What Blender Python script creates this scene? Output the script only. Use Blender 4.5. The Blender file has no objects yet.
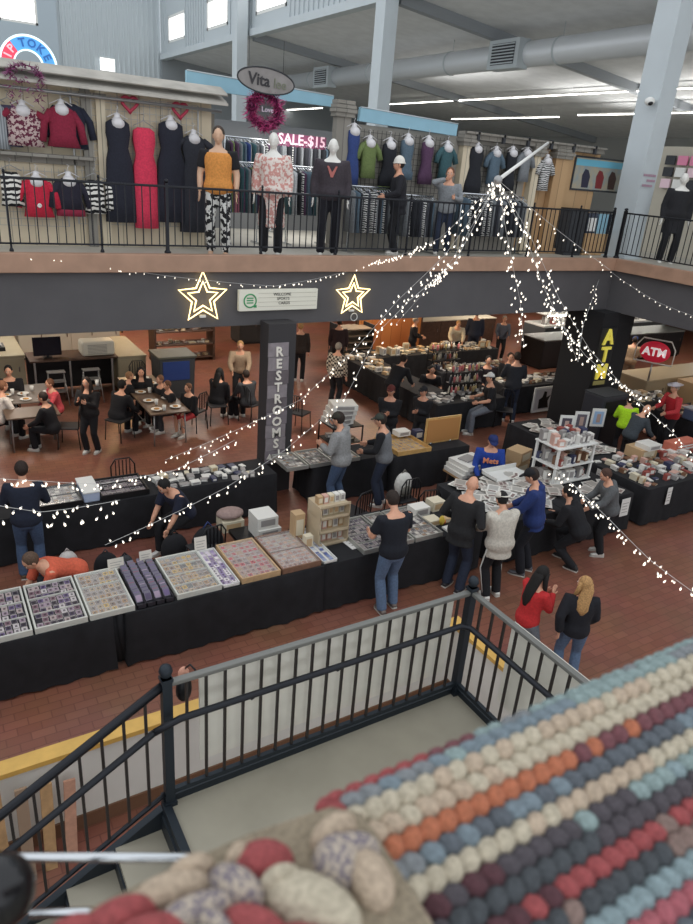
import bpy, bmesh, math, random
from mathutils import Vector, Matrix, Euler
random.seed(7)
S = bpy.context.scene
COL = S.collection
PI = math.pi
# ---------------------------------------------------------------- camera frame (building axes: X along the balcony, Y across the atrium)
W, HH, FP = 693., 924., 694.
ROLL, TILT, YAW, CH = math.radians(4.7), math.radians(22.9), math.radians(-32.4), 5.75
MZ = Matrix.Rotation(YAW, 3, 'Z')
cF = Vector((0, math.cos(TILT), -math.sin(TILT))); cU0 = Vector((0, math.sin(TILT), math.cos(TILT))); cR0 = Vector((1, 0, 0))
cR = MZ @ (cR0*math.cos(ROLL) + cU0*math.sin(ROLL)); cU = MZ @ (cU0*math.cos(ROLL) - cR0*math.sin(ROLL)); cF = MZ @ cF
CP = Vector((0, 0, CH))
def ray(x, y): return cF*FP + cR*(x-W/2) + cU*(HH/2-y)
def G(x, y, z=0.):
    d = ray(x, y); return CP + d*((z-CH)/d.z)
def QX(x, y, X):
    d = ray(x, y); return CP + d*(X/d.x)
def QY(x, y, Y):
    d = ray(x, y); return CP + d*(Y/d.y)
cam = bpy.data.cameras.new('camera'); co = bpy.data.objects.new('camera', cam); COL.objects.link(co)
co.matrix_world = Matrix(((cR.x, cU.x, -cF.x, 0), (cR.y, cU.y, -cF.y, 0), (cR.z, cU.z, -cF.z, CH), (0, 0, 0, 1)))
cam.sensor_fit = 'VERTICAL'; cam.sensor_height = 36; cam.lens = 36*FP/HH; cam.clip_start = .02; cam.clip_end = 300
cam.dof.use_dof = True; cam.dof.focus_distance = 9.; cam.dof.aperture_fstop = cam.lens/4.4
S.camera = co
# ---------------------------------------------------------------- materials
def lin(c):
    return tuple((v/255/12.92 if v/255 <= .04045 else ((v/255+.055)/1.055)**2.4) for v in c)
MATS = {}
def mat(name, c, rough=.6, metal=0., emit=None, var=0., scale=20., bump=0., c2=None, alpha=1., trans=0.):
    if name in MATS: return MATS[name]
    m = bpy.data.materials.new(name); m.use_nodes = True; MATS[name] = m
    nt = m.node_tree; b = nt.nodes['Principled BSDF']
    rgb = lin(c); b.inputs['Base Color'].default_value = (*rgb, 1)
    b.inputs['Roughness'].default_value = rough; b.inputs['Metallic'].default_value = metal
    b.inputs['Alpha'].default_value = alpha
    if trans: b.inputs['Transmission Weight'].default_value = trans
    if emit:
        b.inputs['Emission Color'].default_value = (*rgb, 1); b.inputs['Emission Strength'].default_value = emit
    if var or c2 or bump:
        tc = nt.nodes.new('ShaderNodeTexCoord'); n = nt.nodes.new('ShaderNodeTexNoise'); n.inputs['Scale'].default_value = scale
        n.inputs['Detail'].default_value = 3
        nt.links.new(tc.outputs['Object'], n.inputs['Vector'])
        if var or c2:
            r = nt.nodes.new('ShaderNodeValToRGB'); r.color_ramp.elements[0].position = .35; r.color_ramp.elements[1].position = .65
            a = tuple(max(0, v*(1-var)) for v in rgb); z = lin(c2) if c2 else tuple(min(1, v*(1+var)) for v in rgb)
            r.color_ramp.elements[0].color = (*a, 1); r.color_ramp.elements[1].color = (*z, 1)
            nt.links.new(n.outputs['Fac'], r.inputs['Fac']); nt.links.new(r.outputs['Color'], b.inputs['Base Color'])
        if bump:
            bp = nt.nodes.new('ShaderNodeBump'); bp.inputs['Strength'].default_value = bump; bp.inputs['Distance'].default_value = .01
            nt.links.new(n.outputs['Fac'], bp.inputs['Height']); nt.links.new(bp.outputs['Normal'], b.inputs['Normal'])
    return m
def cloth(name, c, var=.12): return mat('cloth_'+name, c, .95, var=var, scale=35, bump=.3)
def pattern(name, kind, c1, c2, scale, rough=.9):
    if name in MATS: return MATS[name]
    m = bpy.data.materials.new(name); m.use_nodes = True; MATS[name] = m
    nt = m.node_tree; b = nt.nodes['Principled BSDF']; b.inputs['Roughness'].default_value = rough
    tc = nt.nodes.new('ShaderNodeTexCoord'); r = nt.nodes.new('ShaderNodeValToRGB'); r.color_ramp.interpolation = 'CONSTANT'
    r.color_ramp.elements[0].color = (*lin(c1), 1); r.color_ramp.elements[1].color = (*lin(c2), 1); r.color_ramp.elements[1].position = .5
    if kind == 'wave':
        n = nt.nodes.new('ShaderNodeTexWave'); n.inputs['Scale'].default_value = scale; n.inputs['Distortion'].default_value = 5.; n.inputs['Detail Scale'].default_value = 1.5
        n.bands_direction = 'Z'; out = n.outputs['Fac']
    elif kind == 'stripe':
        n = nt.nodes.new('ShaderNodeTexWave'); n.inputs['Scale'].default_value = scale; n.bands_direction = 'X'; out = n.outputs['Fac']
    elif kind == 'check':
        n = nt.nodes.new('ShaderNodeTexChecker'); n.inputs['Scale'].default_value = scale; n.inputs['Color1'].default_value = (*lin(c1), 1); n.inputs['Color2'].default_value = (*lin(c2), 1)
        nt.links.new(tc.outputs['Object'], n.inputs['Vector']); nt.links.new(n.outputs['Color'], b.inputs['Base Color']); return m
    else:
        n = nt.nodes.new('ShaderNodeTexNoise'); n.inputs['Scale'].default_value = scale; out = n.outputs['Fac']
    nt.links.new(tc.outputs['Object'], n.inputs['Vector']); nt.links.new(out, r.inputs['Fac']); nt.links.new(r.outputs['Color'], b.inputs['Base Color'])
    return m
# ---------------------------------------------------------------- mesh builder
class MB:
    def __init__(s): s.v = []; s.f = []; s.m = []; s.sm = []
    def add(s, vs, fs, mi=0, smooth=False):
        o = len(s.v); s.v += [tuple(p) for p in vs]; s.f += [tuple(i+o for i in f) for f in fs]; s.m += [mi]*len(fs); s.sm += [smooth]*len(fs); return s
    def box(s, a, b, mi=0, rz=0., piv=None):
        x0, y0, z0 = [min(p, q) for p, q in zip(a, b)]; x1, y1, z1 = [max(p, q) for p, q in zip(a, b)]
        vs = [(x0,y0,z0),(x1,y0,z0),(x1,y1,z0),(x0,y1,z0),(x0,y0,z1),(x1,y0,z1),(x1,y1,z1),(x0,y1,z1)]
        if rz:
            cx, cy = piv or ((x0+x1)/2, (y0+y1)/2); c, n = math.cos(rz), math.sin(rz)
            vs = [(cx+(x-cx)*c-(y-cy)*n, cy+(x-cx)*n+(y-cy)*c, z) for x, y, z in vs]
        return s.add(vs, [(0,3,2,1),(4,5,6,7),(0,1,5,4),(1,2,6,5),(2,3,7,6),(3,0,4,7)], mi)
    def rings(s, rs, mi=0, smooth=True, caps=True, closed=False):
        n = len(rs[0]); vs = [p for r in rs for p in r]; fs = []
        for i in range(len(rs)-1 if not closed else len(rs)):
            a = i*n; b = ((i+1) % len(rs))*n
            for j in range(n): k = (j+1) % n; fs.append((a+j, a+k, b+k, b+j))
        if caps and not closed: fs.append(tuple(reversed(range(n)))); fs.append(tuple(range((len(rs)-1)*n, len(rs)*n)))
        return s.add(vs, fs, mi, smooth)
    def tube(s, pts, rad, n=8, mi=0, caps=True, closed=False, flat=None):
        pts = [Vector(p) for p in pts]
        if not hasattr(rad, '__len__'): rad = [rad]*len(pts)
        rs = []; up = None
        for i, p in enumerate(pts):
            if closed: t = pts[(i+1) % len(pts)]-pts[i-1]
            else: t = pts[min(i+1, len(pts)-1)]-pts[max(i-1, 0)]
            if t.length < 1e-9: t = Vector((0,0,1))
            t.normalize()
            if up is None: up = Vector((1,0,0)) if abs(t.x) < .8 else Vector((0,1,0))
            u = (up - t*up.dot(t))
            if u.length < 1e-6: u = t.orthogonal()
            u.normalize(); w = t.cross(u); up = u
            r = rad[i]; rx, ry = (r if hasattr(r, '__len__') else (r, r))
            rs.append([p + u*(rx*math.cos(2*PI*j/n)) + w*(ry*math.sin(2*PI*j/n)) for j in range(n)])
        return s.rings(rs, mi, True, caps, closed)
    def cyl(s, p, q, r, n=12, mi=0, r2=None): 
        s.tube([p, q], [r, r if r2 is None else r2], n, mi); return s
    def ell(s, c, r, mi=0, nu=12, nv=8, M=None, z0=-1., z1=1.):
        c = Vector(c); rs = []
        a0, a1 = math.asin(z0), math.asin(z1)
        for i in range(nv+1):
            a = a0+(a1-a0)*i/nv; a = max(-PI/2+.02, min(PI/2-.02, a))
            ring = []
            for j in range(nu):
                t = 2*PI*j/nu; p = Vector((r[0]*math.cos(a)*math.cos(t), r[1]*math.cos(a)*math.sin(t), r[2]*math.sin(a)))
                ring.append(c + (M @ p if M else p))
            rs.append(ring)
        return s.rings(rs, mi)
    def prism(s, poly, a, b, axis='z', mi=0):
        n = len(poly)
        def P3(p, h): return {'z': (p[0], p[1], h), 'y': (p[0], h, p[1]), 'x': (h, p[0], p[1])}[axis]
        vs = [P3(p, a) for p in poly]+[P3(p, b) for p in poly]
        fs = [tuple(reversed(range(n))), tuple(range(n, 2*n))]+[(i, (i+1) % n, n+(i+1) % n, n+i) for i in range(n)]
        return s.add(vs, fs, mi)
    def lathe(s, prof, c=(0,0,0), n=16, mi=0):
        return s.rings([[(c[0]+r*math.cos(2*PI*j/n), c[1]+r*math.sin(2*PI*j/n), c[2]+z) for j in range(n)] for r, z in prof], mi)
    def xf(s, M, start=0):
        s.v = s.v[:start]+[tuple(M @ Vector(p)) for p in s.v[start:]]; return s
    def mesh(s, name, mats):
        me = bpy.data.meshes.new(name); me.from_pydata(s.v, [], s.f); 
        for m in (mats if isinstance(mats, (list, tuple)) else [mats]): me.materials.append(m)
        me.polygons.foreach_set('material_index', s.m); me.polygons.foreach_set('use_smooth', s.sm); me.update()
        bm = bmesh.new(); bm.from_mesh(me); bmesh.ops.recalc_face_normals(bm, faces=bm.faces); bm.to_mesh(me); bm.free()
        return me
    def build(s, name, mats, parent=None, bevel=0.):
        o = bpy.data.objects.new(name, s.mesh(name, mats)); COL.objects.link(o)
        if parent is not None: o.parent = parent
        if bevel:
            b = o.modifiers.new('bevel', 'BEVEL'); b.width = bevel; b.segments = 2; b.limit_method = 'ANGLE'
        return o
def tag(o, label, cat=None, group=None, kind=None):
    if label: o['label'] = label
    if cat: o['category'] = cat
    if group: o['group'] = group
    if kind: o['kind'] = kind
    return o
def thing(name, label, cat, loc=(0,0,0), rz=0., group=None):
    o = bpy.data.objects.new(name, None); COL.objects.link(o); o.empty_display_size = .1
    o.location = loc; o.rotation_euler = (0, 0, rz); return tag(o, label, cat, group)
def inst(name, me, parent=None, loc=(0,0,0), rot=(0,0,0), sc=None):
    o = bpy.data.objects.new(name, me); COL.objects.link(o); o.location = loc; o.rotation_euler = rot
    if sc: o.scale = sc
    if parent is not None: o.parent = parent
    return o
def dup(root, loc, rz=0., label=None, group=None):
    r = root.copy(); COL.objects.link(r); r.location = loc; r.rotation_euler = (0, 0, rz)
    if label: r['label'] = label
    if group: r['group'] = group
    for ch in list(root.children):
        c = ch.copy(); COL.objects.link(c); c.parent = r
        for g in list(ch.children):
            d = g.copy(); COL.objects.link(d); d.parent = c
    return r
def struct(o): o['kind'] = 'structure'; return o
def text(name, s, size, m, parent, loc, rot=(PI/2, 0, 0), ext=.004, align='CENTER', space=1., bold=0., sx=1.):
    cu = bpy.data.curves.new(name, 'FONT'); cu.body = s; cu.size = size; cu.extrude = ext; cu.align_x = align; cu.align_y = 'CENTER'
    cu.space_line = space; cu.offset = bold; cu.resolution_u = 2
    t = bpy.data.objects.new(name, cu); me = bpy.data.meshes.new_from_object(t); bpy.data.objects.remove(t)
    me.materials.clear(); me.materials.append(m)
    return inst(name, me, parent, loc, rot, (sx, 1, 1))
# common materials
BLK = mat('black_metal', (28,29,32), .45, .3)
TBL = mat('black_tablecloth', (27,27,31), .9, var=.2, scale=6, bump=.4)
WHT = mat('white_plastic', (222,222,218), .5)
CARD = mat('white_cardboard', (205,203,196), .85, var=.06, scale=8)
WOOD = mat('tan_wood', (176,140,98), .6, var=.15, scale=14)
DWOOD = mat('dark_wood', (74,52,40), .6, var=.2, scale=10)
GLASS = mat('clear_glass', (235,240,242), .05, alpha=.09)
CHROME = mat('chrome', (200,204,208), .18, 1.)
SILV = mat('grey_aluminium', (160,160,160), .4, .6)
# ---------------------------------------------------------------- people
def ring(c, u, v, ru, rv, n=14): return [c+u*(ru*math.cos(2*PI*j/n))+v*(rv*math.sin(2*PI*j/n)) for j in range(n)]
def ik(a, t, l1, l2, pole):
    d = t-a; L = d.length; mx = (l1+l2)*.995
    if L > mx: d = d*(mx/L); t = a+d; L = mx
    if L < .08: L = .08
    ca = max(-1, min(1, (l1*l1+L*L-l2*l2)/(2*l1*L))); dn = d.normalized()
    p = pole-dn*pole.dot(dn)
    if p.length < 1e-5: p = dn.orthogonal()
    p.normalize()
    return a+dn*(l1*ca)+p*(l1*math.sqrt(1-ca*ca)), t
def remesh(mb, name, mats, vox):
    me = mb.mesh(name, mats); o = bpy.data.objects.new(name, me); COL.objects.link(o)
    m = o.modifiers.new('r', 'REMESH'); m.mode = 'VOXEL'; m.voxel_size = vox; m.use_smooth_shade = True
    m2 = o.modifiers.new('s', 'SMOOTH'); m2.factor = .5; m2.iterations = 2
    dg = bpy.context.evaluated_depsgraph_get()
    out = bpy.data.meshes.new_from_object(o.evaluated_get(dg)); bpy.data.objects.remove(o); bpy.data.meshes.remove(me)
    out.name = name; out.materials.clear()
    for k in mats: out.materials.append(k)
    return out
def skin_mat(t): return mat('skin_%d' % t, [(214,160,132),(196,142,116),(150,102,78),(226,180,156)][t], .55, var=.05, scale=30)
LIP = mat('lip', (160,86,80), .5); EYE = mat('eye_dark', (30,24,22), .2); EYEW = mat('eye_white', (225,222,215), .3)
def head_mb(mb, c, M, s=1., k=0):
    nu, nv = 18, 14; rs = []
    for i in range(nv+1):
        a = -PI/2+.05+(PI-.1)*i/nv; row = []
        for j in range(nu):
            t = 2*PI*j/nu; x = math.cos(a)*math.cos(t); y = math.cos(a)*math.sin(t); z = math.sin(a)
            jaw = max(0, -z); X = x*.076*(1-.38*jaw**1.5); Y = y*.096*(1-.18*jaw) + .012*jaw*(1 if y > 0 else .4); Z = z*.118
            if y > 0:
                fr = math.exp(-(X/.013)**2)
                Y += .020*fr*math.exp(-((Z+.018)/.022)**2)
                Y -= .008*math.exp(-((abs(X)-.032)/.016)**2)*math.exp(-((Z-.008)/.014)**2)
                Y += .006*fr*math.exp(-((Z+.095)/.02)**2)
            row.append(c+M@(Vector((X, Y, Z))*s))
        rs.append(row)
    mb.rings(rs, 0)
    for sx in (-1, 1):
        mb.ell(c+M@Vector((sx*.078*s, -.004*s, -.008*s)), (.009*s, .02*s, .032*s), 0, 8, 6, M)
        mb.ell(c+M@Vector((sx*.031*s, .083*s, .006*s)), (.014*s, .009*s, .008*s), 3, 8, 5, M)
        mb.ell(c+M@Vector((sx*.031*s, .090*s, .006*s)), (.006*s, .004*s, .006*s), 2, 6, 4, M)
        mb.ell(c+M@Vector((sx*.031*s, .088*s, .026*s)), (.018*s, .006*s, .004*s), 2, 6, 4, M)
    mb.ell(c+M@Vector((0, .093*s, -.056*s)), (.022*s, .007*s, .006*s), 1, 8, 5, M)
def hand_mb(mb, w, d, side, s=1., curl=.5):
    d = d.normalized(); n = Vector((side, 0, 0)); n = n-d*n.dot(d)
    if n.length < .2: n = Vector((0, 0, 1))-d*d.z
    n.normalize(); f = n.cross(d).normalized()     # f: across the palm
    M = Matrix((f, d, n)).transposed()
    mb.ell(w+d*.045*s, (.041*s, .052*s, .017*s), 0, 8, 6, M)
    for q, (o, L) in enumerate(((-.030, .058), (-.010, .070), (.010, .075), (.030, .066))):
        a = w+f*o*s+d*.08*s; b = a+(d*.95-n*curl*.5)*L*.55*s; e = b+(d*(1-curl)-n*curl)*L*.5*s
        mb.tube([a-d*.02*s, a, b, e], [.010*s, .0095*s, .009*s, .0065*s], 6)
    a = w+f*.034*s+d*.025*s; b = a+(f*.7+d*.7)*.035*s-n*.01*s; e = b+(d*.9+f*.15-n*.3)*.03*s
    mb.tube([a-f*.02*s, a, b, e], [.012*s, .012*s, .0105*s, .007*s], 6)
NP = [0]
def person(label, xy, face, h=1.72, lean=4., sit=False, hipz=None, legs=None, arms='side', head=(0., 0.), shirt=None, sleeve=1., pants=None, plen=1.,
           hair=None, hairlen=0, hat=None, hatm=None, skin=0, shoe=(225,222,216), bulk=.012, hood=False, wide=1.14, z=0., mannequin=None, vox=None,
           name='person', cat='person', group=None, nohead=False, stripe=None, skirt=None, long_top=0., sleeve_m=None, lab2=None, armT=None):
    NP[0] += 1
    s = h/1.75
    root = thing(name, label, cat, (xy[0], xy[1], z), math.radians(face-90), group)
    rv = random.Random(NP[0]*13)
    dist = math.hypot(xy[0], xy[1]); vox = vox or (.018 if dist < 11 else .024)
    sk = mannequin or skin_mat(skin)
    hz = (hipz if hipz is not None else (.50 if sit else .93*s))
    L = math.radians(lean); up = Vector((0, math.sin(L), math.cos(L))); fw = Vector((0, math.cos(L), -math.sin(L))); X = Vector((1, 0, 0))
    hy = 0. if not lean or sit else -.10*math.sin(L)*s
    hip = Vector((0, hy, hz)); at = lambda d: hip+up*(d*s)
    sh = {k: at(.455)+X*(k*.178*wide*s) for k in (-1, 1)}
    ht, hyaw = head
    hM = Euler((-(L*.55+math.radians(ht)), 0, 0)).to_matrix(); hM = hM @ Euler((0, 0, math.radians(hyaw))).to_matrix()
    hc = at(.515)+hM@Vector((0, .02, .165))*s
    # arms
    base = {'side': ((.235, .06, -.52), (.235, .06, -.52)), 'front': ((.15, .30, -.30), (.17, .28, -.34)), 'table': ((.18, .30, -.40), (.15, .34, -.38)),
            'face': ((.04, .20, .12), (.14, .26, -.22)), 'hips': ((.2, .12, -.36), (.2, .12, -.36)), 'reach': ((.12, .50, -.26), (.20, .20, -.42)),
            'phone': ((.05, .28, -.10), (.07, .28, -.14)), 'lap': ((.08, .26, -.38), (.08, .26, -.38)), 'fold': ((-.02, .20, -.22), (-.02, .22, -.25)),
            'walk': ((.22, .20, -.46), (.24, -.12, -.48)), 'down': ((.14, .30, -.50), (.16, .26, -.52))}[arms]
    if armT: base = armT
    AR = {}
    for k, b in zip((1, -1), base):
        a = sh[k]; t = a+Vector((k*(b[0]-.178), b[1], b[2]))*s
        el, wr = ik(a, t, .285*s, .25*s, Vector((k*.6, -.8, -.5))); AR[k] = (a, el, wr)
    # legs
    LG = {}
    if legs is None:
        if sit: legs = ((.11, .42, .09), (.10, .38, .09))
        else:
            g = rv.uniform(-.05, .05); legs = ((.11, g, .085), (.11, -g, .085))
    for k, b in zip((1, -1), legs):
        a = hip+Vector((k*.088*s, 0, -.03*s)); t = Vector((k*b[0]*s, b[1]*s+(0 if sit else -.02), b[2]))
        kn, an = ik(a, t, .43*s, .42*s, Vector((k*.12, 1, .15 if not sit else .9))); LG[k] = (a, kn, an)
    prof = [(-.09,.11,.10),(-.04,.158,.115),(.03,.160,.115),(.12,.143,.105),(.22,.150,.108),(.33,.170,.116),(.41,.178,.108),(.465,.150,.09),(.505,.085,.07),(.53,.055,.055)]
    def torso(mb, off, d0=-.1, d1=.54, hem=0.):
        rs = []
        for d, rx, ry in prof:
            if d < d0-.001 or d > d1: continue
            o = off+(hem if d < .04 else 0)
            rs.append(ring(at(d), X, fw, (rx*wide+o+bulk*.5)*s, (ry+o+bulk*(1.2 if .0 < d < .3 else .6))*s))
        mb.rings(rs)
    def arm(mb, k, off, frac=1.):
        a, e, w = AR[k]; i0 = a+(at(.40)-a)*.45
        if frac >= .99: mb.tube([i0, a, (a+e)/2, e, (e+w)/2, w], [(.058+off)*s, (.066+off)*s, (.056+off)*s, (.048+off)*s, (.043+off)*s, (.030+off)*s], 10)
        elif frac > .5: mb.tube([i0, a, (a+e)/2, e, e+(w-e)*(frac-.5)*1.6], [(.055+off)*s, (.062+off)*s, (.05+off)*s, (.043+off)*s, (.041+off)*s], 10)
        else: mb.tube([i0, a, a+(e-a)*frac*2*.9], [(.055+off)*s, (.063+off)*s, (.054+off*1.4)*s], 10)
    def leg(mb, k, off, frac=1., flare=0.):
        a, kn, an = LG[k]; q = a+Vector((-k*.02, 0, .06))*s
        if frac >= .9: mb.tube([q, a, (a+kn)/2, kn, kn+(an-kn)*.35, an+(Vector((0,0,-.03)) if off else Vector((0,0,0)))], [(.075+off)*s, (.088+off)*s, (.074+off)*s, (.056+off)*s, (.056+off+flare*.4)*s, (.038+off*1.3+flare)*s], 10)
        else: mb.tube([q, a, (a+kn)/2, a+(kn-a)*min(1, frac*2)], [(.078+off)*s, (.09+off)*s, (.078+off)*s, (.066+off*1.4)*s], 10)
    b = MB(); torso(b, 0.)
    b.tube([at(.47), at(.53), hc-hM@Vector((0, .012, .06))*s], [.062*s, .054*s, .052*s], 10)
    for k in (1, -1): arm(b, k, 0.); leg(b, k, 0.)
    me = remesh(b, 'body', [sk, LIP if not mannequin else sk, EYE if not mannequin else sk, EYEW if not mannequin else sk], vox)
    d = MB()
    for k in (1, -1):
        a, e, w = AR[k]; hand_mb(d, w-(w-e).normalized()*.01, (w-e).normalized(), -k, s, .45 if arms != 'side' else .3)
        if shoe is None:
            an = LG[k][2]; d.tube([an+Vector((0,-.03,-.02)), an+Vector((0,.05,-.05))*s, an+Vector((0,.15,-.065))*s], [(.035*s,.04*s),(.038*s,.03*s),(.034*s,.018*s)], 8)
    if not nohead: head_mb(d, hc, hM, s)
    hm = d.mesh('h', [sk]); bm = bmesh.new(); bm.from_mesh(me); n0 = len(bm.faces); bm.from_mesh(hm); bm.to_mesh(me); bm.free(); bpy.data.meshes.remove(hm)
    bo = inst('body', me, root); par = root
    if shirt:
        c = MB(); o = .016 if not hood else .028
        torso(c, o, -.1 if not long_top else -.1, .49, .012)
        if long_top:
            c.rings([ring(at(-.04), X, fw, .18*s, .135*s), ring(at(-.10-long_top*.5), X, fw, .20*s, .15*s), ring(at(-.10-long_top), X, fw, .21*s, .16*s)])
        for k in (1, -1): 
            if not sleeve_m and sleeve > 0: arm(c, k, o*.8, sleeve)
        if hood: c.ell(at(.49)-fw*.075*s, (.10*s, .06*s, .07*s), 0, 10, 8)
        so = inst('shirt' if not hood else 'hoodie', remesh(c, 'shirt', [shirt], vox), root)
        if sleeve_m:
            for k in (1, -1):
                c = MB(); arm(c, k, o, sleeve); inst('sleeve', remesh(c, 'sleeve', [sleeve_m], vox), so)
    if pants:
        c = MB()
        c.rings([ring(hip+up*.07*s, X, fw, (.15*wide)*s, .112*s), ring(hip, X, fw, .168*wide*s, .125*s), ring(hip-Vector((0,0,.08*s)), X, Vector((0,1,0)), .165*s, .125*s), ring(hip-Vector((0,0,.13*s)), X, Vector((0,1,0)), .12*s, .10*s)])
        for k in (1, -1): leg(c, k, .016, plen, .012 if plen > .9 else 0)
        po = inst('trousers' if plen > .9 else 'shorts', remesh(c, 'trousers', [pants], vox), root)
        if stripe:
            for k in (1, -1):
                a, kn, an = LG[k]; q = Vector((k*.095, 0, 0))*s
                st = MB(); st.tube([a+q*1.1, (a+kn)/2+q*1.02, kn+q*.85, an+q*.62], [(.008,.014)]*4, 6); st.build('side_stripe', stripe, po)
    if skirt:
        c = MB(); c.rings([ring(hip+up*.08*s, X, fw, .15*s, .115*s), ring(hip, X, fw, .18*s, .14*s), ring(hip-Vector((0,0,.3*s)), X, fw, .21*s, .17*s), ring(hip-Vector((0,0,.72*s)), X, Vector((0,1,0)), .24*s, .2*s)])
        c.build('skirt', skirt, root)
    if shoe:
        sm = mat('shoe_%d_%d_%d' % shoe, shoe, .6); sole = mat('shoe_sole', (200,198,190), .7)
        for k in (1, -1):
            an = LG[k][2]; c = MB(); z0 = an.z-.085 if not sit else 0.0; z0 = max(0, an.z-.09)
            o = Vector((an.x, an.y, z0)); 
            for zz, mi, sc in ((0, 1, 1.0), (.022, 0, .94)):
                H1 = .022 if mi else .05
                pl = [(-.04,-.075),(.038,-.075),(.048,.02),(.046,.12),(.025,.185),(-.02,.19),(-.046,.13),(-.044,.02)]
                lo = [o+Vector((px*sc*s, py*sc*s, zz)) for px, py in pl]
                hi = [o+Vector((px*sc*.85*s, py*sc*.92*s, zz+H1*(1. if py < .05 else .55))) for px, py in pl]
                c.rings([lo, hi], mi)
            c.tube([o+Vector((0,-.02,.03)), an+Vector((0,-.01,.02))], [.046*s, .042*s], 8)
            c.build('shoe', [sm, sole], root)
    if hair and not nohead:
        hmt = mat('hair_%d_%d_%d' % hair, hair, .8, var=.25, scale=60, bump=.5)
        c = MB(); c.ell(hc+hM@Vector((0, -.020, .026))*s, (.086*s, .100*s, .108*s), 0, 16, 10, hM)
        if hairlen:
            b0 = hc+hM@Vector((0, -.055, .03))*s; dn = -up if lean < 50 else Vector((0,0,-1))
            c.tube([b0, b0+hM@Vector((0,-.02,-.08))*s, at(.47)-fw*.10*s, at(.47)-fw*.135*s+dn*hairlen*.6, at(.47)-fw*.135*s+dn*hairlen], [(.075*s,.06*s),(.085*s,.058*s),(.088*s,.045*s),(.075*s,.03*s),(.03*s,.015*s)], 12)
            for k in (1, -1): c.tube([hc+hM@Vector((k*.07,0,.05))*s, hc+hM@Vector((k*.085,.0,-.05))*s, at(.44)+X*(k*.09*s)+fw*.07*s, at(.36)+X*(k*.08*s)+fw*.125*s], [.03*s,.035*s,.032*s,.014*s], 8)
        c.build('hair', hmt, root)
    if hat and not nohead:
        c = MB(); hm_ = hatm or mat('hat_black', (24,24,28), .9)
        if hat in ('cap', 'backcap'):
            kk = 1 if hat == 'cap' else -1
            c.ell(hc+hM@Vector((0, -.008, .036))*s, (.090*s, .108*s, .098*s), 0, 16, 6, hM, z0=.0)
            br = [hc+hM@Vector((math.sin(t)*.078, kk*(.07+.105*math.cos(t)), .05-.018*abs(math.cos(t))))*s for t in [(-1+.25*i)*PI/2 for i in range(9)]]
            c.rings([br, [p+hM@Vector((0,0,.007)) for p in br]], 0)
            c.ell(hc+hM@Vector((0, -.008, .135))*s, (.008,.008,.006), 0, 6, 4, hM)
        elif hat == 'beanie':
            c.ell(hc+hM@Vector((0, -.012, .03))*s, (.092*s, .108*s, .125*s), 0, 16, 7, hM, z0=-.12)
            q = [hc+hM@Vector((.094*math.cos(t), -.012+.110*math.sin(t), .022))*s for t in [2*PI*i/16 for i in range(16)]]
            c.tube(q, [(.018*s,.010*s)]*16, 6, 0, closed=True)
        else:
            c.ell(hc+hM@Vector((0, -.008, .05))*s, (.088*s, .105*s, .095*s), 0, 16, 6, hM, z0=.0)
            q = [[hc+hM@Vector((r*.80*math.cos(t), r*math.sin(t)-.008, .055+dz+.02*abs(math.cos(t))))*s for t in [2*PI*i/20 for i in range(20)]] for r, dz in ((.08,.0),(.19,.012),(.195,.018),(.08,.012))]
            c.rings(q, 0, caps=False)
        c.build({'wide': 'sun_hat', 'beanie': 'beanie'}.get(hat, 'cap'), hm_, root)
    root['_pts'] = [tuple(p) for p in (hc, AR[1][2], AR[-1][2], at(.33)+fw*.15*s)]
    return root
def pts(o):
    r = [Vector(p) for p in o['_pts']]; del o['_pts']; return r
def HP(x, y, h): p = G(x, y, h); return (p.x, p.y)   # where someone h tall stands whose crown the photo shows at (x, y)
AW, RT, LF, TC = 57.6, -32.4, 147.6, 237.6
c_ = cloth
JE = cloth('jeans', (66,84,112)); JD = cloth('dark_jeans', (40,48,66)); BK = cloth('black', (27,27,31)); NV = cloth('navy', (30,38,66)); GR = cloth('grey_marl', (128,128,126)); DG = cloth('dark_grey', (58,60,64)); WT = cloth('white', (205,202,192))
HB, HD, HL, HG = (40,28,22), (18,15,14), (176,136,88), (150,142,130)
PS = []
def P(*a, **k): o = person(*a, **k); PS.append(o); return o
P('man in a navy sweater and blue jeans, back turned, at the left edge', HP(20,462,1.8), 80, 1.8, 8, arms='front', shirt=c_('navy_sweater',(28,34,50)), pants=JE, hair=HB, shoe=(90,70,50), wide=1.08)
P('man in an orange t-shirt bent over behind the nearest white showcases', (1.28,8.5), 195, 1.75, 64, sit=True, hipz=.55, arms='down', shirt=c_('orange',(206,96,70)), sleeve=.5, pants=DG, hair=(90,70,56), skin=0, shoe=(60,60,60), wide=1.1)
P('person in a navy t-shirt seated leaning down behind the black open showcase', (3.08,9.42), 200, 1.72, 32, sit=True, hipz=.64, arms='down', shirt=c_('navy_tee',(30,34,52)), sleeve=.5, pants=BK, hair=HD, head=(20,0))
P('man in a black t-shirt and blue jeans looking down at the silver showcases', (5.1,6.66), 85, 1.84, 8, arms='front', shirt=c_('black_tee',(24,27,36)), sleeve=.42, pants=c_('light_jeans',(92,112,140)), hair=HB, head=(24,0), shoe=(120,110,105), wide=1.1)
P('bald man in a black jacket and dark jeans at the card table corner', (6.33,6.68), 20, 1.87, 5, arms='hips', shirt=c_('black_jacket',(36,36,38)), pants=JD, hair=None, head=(18,20), shoe=(50,50,55), bulk=.02, wide=1.06, long_top=.08)
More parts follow.
